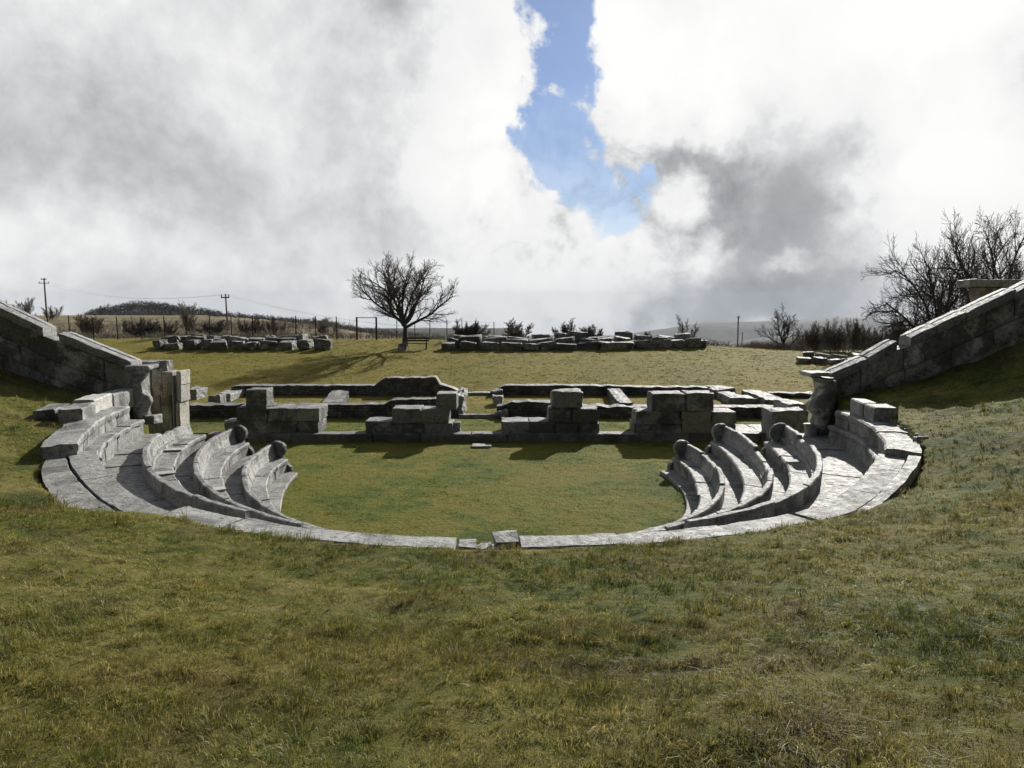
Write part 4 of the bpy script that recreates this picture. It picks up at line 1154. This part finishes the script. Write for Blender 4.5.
# lamp-like post and short post on the right of the field
YP = place_y(738, 341.5) + .5
x = X_at(738, YP, 330); z = gz(x, YP); zt = Z_at(317, YP)
e = empty('field_post', (x, YP, z), 'slim grey post with a small lamp head left of the forked tree', 'post')
bar('pole', (x, YP, z - .1), (x, YP, zt - .1), .05, M_WOOD, e, 8); box('lamp_head', (x, YP, zt - .02), (.16, .16, .2), M_SIGN, e)
x = X_at(742.5, YP, 330); bar('pole', (x, YP, z - .1), (x, YP, Z_at(332, YP)), .03, M_DARKMETAL, e)
YP = place_y(777, 346); x = X_at(777, YP, 340); z = gz(x, YP)
e = empty('sign_post', (x, YP, z), 'short post with a small pale board beside the forked tree', 'sign')
bar('pole', (x, YP, z - .1), (x, YP, Z_at(335, YP)), .035, M_WOOD, e); box('sign_board', (x, YP - .05, Z_at(334, YP)), (.3, .04, .18), M_SIGN, e)

# ------------------------------------------------------------------ grass blades
def scatter_grass():
    rr = np.random.default_rng(5)
    def cand(n, x0, x1, y0, y1): return rr.uniform(x0, x1, n), rr.uniform(y0, y1, n)
    groups = []
    # (count, box, length, width)
    # tufts: (count, blades per tuft, box, blade length, blade width, tuft radius)
    specs = [(26000, 17, (-4.6, 4.6, 2.6, 6.2), .058, .0036, .030), (26000, 13, (-8.5, 8.5, 6.2, 11.6), .055, .0052, .036), (30000, 9, (-15, 15, 9, 23), .062, .0085, .045),
             (24000, 9, (-9, 8, 13, 28.6), .032, .0075, .045), (9000, 9, (-15, 14, 29.3, 40), .045, .012, .06), (17000, 9, (-26, 26, 40, 60), .06, .020, .10)]
    Vs, Rs, Ks = [], [], []; Fs = []; base = 0
    for gi, (n, nb, bx, L, W, TR) in enumerate(specs):
        x, y = cand(n, *bx)
        cl = fbm(x, y, 1.5, 3, 21) + .5; cl2 = fbm(x, y, 5.0, 2, 33) + .5
        ok = rr.uniform(0, 1, n) < np.clip(.30 + 1.3 * (cl * .5 + cl2 * .5 - .22), 0.15, 1)
        x, y, cl, cl2 = x[ok], y[ok], cl[ok], cl2[ok]; m = len(x)
        th_ = L * (.35 + 1.5 * np.clip(cl * .65 + cl2 * .5, 0, 1) ** 1.9) * rr.lognormal(0, .3, m)
        wind = fbm(x, y, .8, 2, 50) * 7 + rr.normal(0, .9, m); tl = np.clip(rr.normal(.55, .35, m), 0, 1.4); tc_ = rr.uniform(0, 1, m)
        rp = lambda a: np.repeat(a, nb)
        n2 = m * nb; ra = rr.uniform(0, 2 * math.pi, n2); rd = TR * np.abs(rr.normal(0, 1, n2))
        x = rp(x) + np.cos(ra) * rd; y = rp(y) + np.sin(ra) * rd; th_, wind, tl, tc_ = rp(th_), rp(wind), rp(tl), rp(tc_)
        t = np.arctan2(x - CX, CY - y); r = np.hypot(x - CX, CY - y)
        ywall = np.where(x < 0, WALL_L_Y, WALL_R_Y)
        if gi in (0, 1, 2):
            ok = (r > r_out(np.clip(t, -100 * D2R, 100 * D2R)) - .05 + .05 * np.sin(t * 90)) & (y < ywall - .05) & (np.abs(x) < y * .72 + 1.2)
            if gi == 2: ok &= ~((np.abs(x) < 8.5) & (y < 11.6))
        elif gi == 3:
            orc = rf('orch', np.clip(t, -125 * D2R, 125 * D2R)) - .03
            ok = (r < orc) | (y > CY + 3); ok &= (y < YS - .03)
        elif gi == 4: ok = ~((y > YA - .05) & (y < YA + .85)) & ~((y > YBW - .1))
        else: ok = np.abs(x) < y * .72
        if gi < 3: th_ = th_ * (1 + .7 * np.exp(-((r - r_out(np.clip(t, -100 * D2R, 100 * D2R))) / .12) ** 2))
        if gi == 3: th_ = th_ * (1 + 1.3 * np.exp(-((y - YS) / .12) ** 2) + 1.0 * np.exp(-((r - orc) / .08) ** 2) * (y < CY + 3))
        if gi == 4: th_ = th_ * (1 + 1.5 * np.exp(-((y - YA) / .15) ** 2) + 1.5 * np.exp(-((y - YBW) / .15) ** 2))
        x, y, th_, wind, tl, tc_, ra, rd = (q[ok] for q in (x, y, th_, wind, tl, tc_, ra, rd)); m = len(x); z = ground_z(x, y)
        h = th_ * rr.uniform(.45, 1.25, m)
        dx = np.cos(ra) * .55 + np.cos(wind) * .8 * (tl + .25) + rr.normal(0, .3, m); dy = np.sin(ra) * .55 + np.sin(wind) * .8 * (tl + .25) + rr.normal(0, .3, m)
        ln = np.clip(.35 + rd / TR * .3 + tl * .5 + rr.normal(0, .15, m), .05, 1.8)
        wdir = rr.uniform(0, 2 * math.pi, m); w = rr.uniform(.6, 1.4, m) * W * .5
        P0 = np.stack([x, y, z - .008], 1); wv = np.stack([np.cos(wdir) * w, np.sin(wdir) * w, 0 * w], 1)
        P1 = P0 + np.stack([dx * ln * h * .32, dy * ln * h * .32, h * .60], 1)
        P2 = P0 + np.stack([dx * ln * h * 1.0, dy * ln * h * 1.0, h * (1.0 - .42 * np.minimum(ln, 1.4))], 1)
        Q = np.stack([P0 - wv, P0 + wv, P1 + wv * .75, P1 - wv * .75, P2], 1).reshape(-1, 3)
        b = base + np.arange(m)[:, None] * 5
        Fs.append(np.concatenate([b + np.array([[0, 1, 2]]), b + np.array([[0, 2, 3]]), b + np.array([[3, 2, 4]])], 0))
        Vs.append(Q); Rs.append(np.repeat(rr.uniform(0, 1, m), 5)); Ks.append(np.repeat(tc_, 5)); base += m * 5
    V_ = np.concatenate(Vs); F_ = np.concatenate(Fs)
    m, g, bs, out = new_mat('grass_blades')
    geo = g.node('ShaderNodeNewGeometry'); P = geo.outputs['Position']
    col, Y, X = grass_colour(g, P)
    at = g.node('ShaderNodeAttribute', attribute_name='rnd'); rv = E_(g, at.outputs['Fac'])
    tk = g.node('ShaderNodeAttribute', attribute_name='tuft'); kv = E_(g, tk.outputs['Fac'])
    dry = g.smooth(rv * .45 + kv * .6, .66, .80); col = g.mix(dry * .7, col, (.22, .175, .065))
    hs = g.node('ShaderNodeHueSaturation'); g.lk(col, hs.inputs['Color']); g.lk(rv * 1.15 + kv * .85 + .42, hs.inputs['Value'])
    g.nt.nodes.remove(bs)
    df = g.node('ShaderNodeBsdfDiffuse'); tr = g.node('ShaderNodeBsdfTranslucent'); mx = g.node('ShaderNodeMixShader')
    g.lk(hs.outputs[0], df.inputs[0]); g.lk(hs.outputs[0], tr.inputs[0]); mx.inputs[0].default_value = .35
    g.nt.links.new(df.outputs[0], mx.inputs[1]); g.nt.links.new(tr.outputs[0], mx.inputs[2])
    gl_ = g.node('ShaderNodeBsdfGlossy'); gl_.inputs['Roughness'].default_value = .45; gl_.inputs[0].default_value = (.8, .85, .9, 1)
    m2 = g.node('ShaderNodeMixShader'); m2.inputs[0].default_value = .02
    g.nt.links.new(mx.outputs[0], m2.inputs[1]); g.nt.links.new(gl_.outputs[0], m2.inputs[2]); g.nt.links.new(m2.outputs[0], out.inputs[0])
    o = fast_mesh('grass', V_, F_, m, {'rnd': np.concatenate(Rs), 'tuft': np.concatenate(Ks)})
    props(o, 'short olive grass with straw covering bank, lawn and field', kind='stuff')
scatter_grass()

# ------------------------------------------------------------------ haze
HAZE = 1
if HAZE:
    v, f = boxg(-5700, 5700, -1500, 5700, -420, 60)
    m = bpy.data.materials.new('haze_air'); m.use_nodes = True; nt = m.node_tree; nt.nodes.clear()
    out = nt.nodes.new('ShaderNodeOutputMaterial'); pv = nt.nodes.new('ShaderNodeVolumePrincipled')
    pv.inputs['Color'].default_value = (.56, .63, .74, 1); pv.inputs['Density'].default_value = .00008; pv.inputs['Anisotropy'].default_value = .0
    nt.links.new(pv.outputs[0], out.inputs['Volume'])
    o = obj('haze', v, f, m); props(o, 'pale mountain haze over the valley', kind='stuff')

# ------------------------------------------------------------------ sky and light
SUN_AZ, SUN_EL = math.radians(24), math.radians(25)       # azimuth measured from +Y towards +X
w = bpy.data.worlds.new('World'); S.world = w; w.use_nodes = True
nt = w.node_tree; nt.nodes.clear(); g = G(nt)
wo = g.node('ShaderNodeOutputWorld'); bg = g.node('ShaderNodeBackground'); nt.links.new(bg.outputs[0], wo.inputs[0])
bg.inputs[1].default_value = .066
sky = g.node('ShaderNodeTexSky'); sky.sky_type = 'NISHITA'; sky.sun_disc = False; sky.sun_elevation = SUN_EL; sky.sun_rotation = SUN_AZ
sky.altitude = 1000; sky.dust_density = .6
tc = g.node('ShaderNodeTexCoord'); Dv = tc.outputs['Generated']
sp = g.node('ShaderNodeSeparateXYZ'); g.lk(Dv, sp.inputs[0])
dx, dy, dz = (E_(g, sp.outputs[i]) for i in range(3))
az0 = g.m('ARCTAN2', dx, dy) * (180 / math.pi); el0 = g.m('ARCSINE', dz) * (180 / math.pi)
n1 = g.node('ShaderNodeTexNoise'); g.lk(Dv, n1.inputs['Vector']); n1.inputs['Scale'].default_value = 5; n1.inputs['Detail'].default_value = 9; n1.inputs['Roughness'].default_value = .62
s1 = g.node('ShaderNodeSeparateColor'); g.lk(n1.outputs['Color'], s1.inputs[0])
wx, wy, wz = (E_(g, s1.outputs[i]) - .5 for i in range(3))
az = az0 + wx * 17; el = el0 + wy * 13
def px(u, v): 
    return math.degrees(math.atan((u - 512) / F)), math.degrees(math.atan((384 - v) / F)) - 6.0
def blob(u, v, su, sv, az_=None, el_=None):
    a, e_ = px(u, v); k = F / 57.3
    q = g.m('POWER', (((az_ or az) - a) * (k / su)), 2) + g.m('POWER', (((el_ or el) - e_) * (k / sv)), 2)
    return g.m('EXPONENT', q * -1.0)
# cloud brightness
puff = g.noise(Dv, 3.2, 10, .58, .35); soft = g.noise(Dv, 1.6, 4, .5, .2); rag = g.noise(Dv, 11, 8, .6, .6)
cum = g.noise(Dv, 7.5, 9, .55, .25); bil = g.m('ABSOLUTE', cum - .5) * 2.0; cum2 = g.noise(Dv, 19, 8, .6, .3); bil2 = g.m('ABSOLUTE', cum2 - .5) * 2.0
low = g.smooth(el0, 17, 10) * g.smooth(el0, 0, 4) * g.smooth(az0, -8, -1) * g.smooth(az0, 19, 13)
val = (puff - .5) * .95 + (rag - .5) * .22 + (soft - .5) * .4 + .82 + (bil * .9 + bil2 * .45 - .22) * (.30 + low * 1.0)
for (u, v, su, sv, a) in [
        (120, 150, 120, 60, -.18), (250, 190, 110, 45, -.14), (20, 110, 80, 80, -.07), (400, 15, 60, 40, -.25), (100, 20, 160, 40, .06), (80, 240, 130, 35, .18), (300, 250, 120, 30, -.06),
        (270, 90, 70, 50, .12), (480, 130, 70, 90, .42), (430, 190, 60, 50, .20), (540, 250, 80, 40, .20), (640, 235, 70, 45, .30), (690, 60, 100, 70, .55), (600, 60, 30, 60, .2),
        (815, 175, 88, 74, -.34), (790, 245, 90, 44, -.26), (675, 135, 80, 40, -.22), (700, 170, 60, 40, -.10), (770, 290, 120, 22, -.34), (640, 312, 160, 12, -.18), (772, 264, 32, 10, .26),
        (960, 60, 140, 80, .7), (940, 190, 60, 60, .5), (1000, 120, 40, 26, -.45), (1000, 260, 90, 60, .2), (508, 212, 16, 26, -.35), (625, 110, 26, 60, .3), (505, 130, 24, 70, .3), (500, 300, 170, 26, .22)]:
    val = val + blob(u, v, su, sv) * a
# unseen dull grey cloud added behind the camera to keep ambient light dim, neutral
back = g.smooth(dy, .25, -.35)
ccol = g.ramp(g.m('MULTIPLY', val, 1 / 1.4, clamp=True), [(0, (.25, .26, .28)), (.25, (.35, .362, .38)), (.42, (.50, .515, .535)), (.55, (.76, .77, .78)), (.68, (.99, .99, .99)), (1, (1.12, 1.12, 1.10))])
ccol = g.mix(back, ccol, (.11, .115, .125))
# blue opening
az2 = az0 + wx * 9; el2 = el0 + wy * 9
gap = blob(570, 0, 44, 50, az2, el2) + blob(562, 80, 34, 45, az2, el2) + blob(594, 182, 56, 36, az2, el2) + blob(566, 135, 34, 36, az2, el2) * .8 + blob(540, 130, 30, 20, az2, el2) * .6
gapf = g.smooth(gap + ((rag - .5) * 2.4 + (cum - .5) * 1.6 + (cum2 - .5) * 1.6) * g.smooth(gap, .05, .32), .34, .76)
# cloud bank lies ahead; unseen blue overhead is added to keep ambient light dim
ahead = g.smooth(el0 + (puff - .5) * 40, 66, 44)
cov = ahead * (1.0 - gapf * (.60 + .28 * g.smooth(el0 + (rag - .5) * 14, 6, 15)))
mixc = g.node('ShaderNodeMix', data_type='RGBA'); g.lk(cov, mixc.inputs[0])
sb = g.node('ShaderNodeMix', data_type='RGBA', blend_type='MULTIPLY'); sb.inputs[0].default_value = 1; g.lk(sky.outputs[0], sb.inputs[6]); sb.inputs[7].default_value = (.46, .60, .84, 1)
g.lk(sb.outputs[2], mixc.inputs[6])
sc10 = g.node('ShaderNodeVectorMath', operation='SCALE'); g.lk(ccol, sc10.inputs[0]); sc10.inputs['Scale'].default_value = 9.0
nt.links.new(sc10.outputs[0], mixc.inputs[7])
nt.links.new(mixc.outputs[2], bg.inputs[0])

sun = bpy.data.lights.new('sun', 'SUN'); sun.energy = 5.0; sun.angle = math.radians(.53); sun.color = (1, .96, .89)
so = bpy.data.objects.new('sun', sun); COL.objects.link(so)
d = Vector((math.sin(SUN_AZ) * math.cos(SUN_EL), math.cos(SUN_AZ) * math.cos(SUN_EL), math.sin(SUN_EL)))
so.rotation_euler = d.to_track_quat('Z', 'Y').to_euler(); so.location = d * 100

cam = bpy.data.cameras.new('camera'); co = bpy.data.objects.new('camera', cam); COL.objects.link(co)
co.location = (0, 0, H); co.rotation_euler = (math.pi / 2 - PT, 0, 0)
cam.sensor_width = 36; cam.lens = F / 1024 * 36; cam.clip_start = .1; cam.clip_end = 20000
S.camera = co
S.render.resolution_x = 1024; S.render.resolution_y = 768
vs_ = S.view_settings; vs_.view_transform = 'Standard'; vs_.look = 'None'; vs_.exposure = .6; vs_.gamma = 1; vs_.use_curve_mapping = False
cy = S.cycles; cy.use_denoising = True; cy.max_bounces = 5; cy.diffuse_bounces = 3; cy.volume_bounces = 0; cy.transparent_max_bounces = 8
cy.use_adaptive_sampling = True; cy.adaptive_threshold = .02
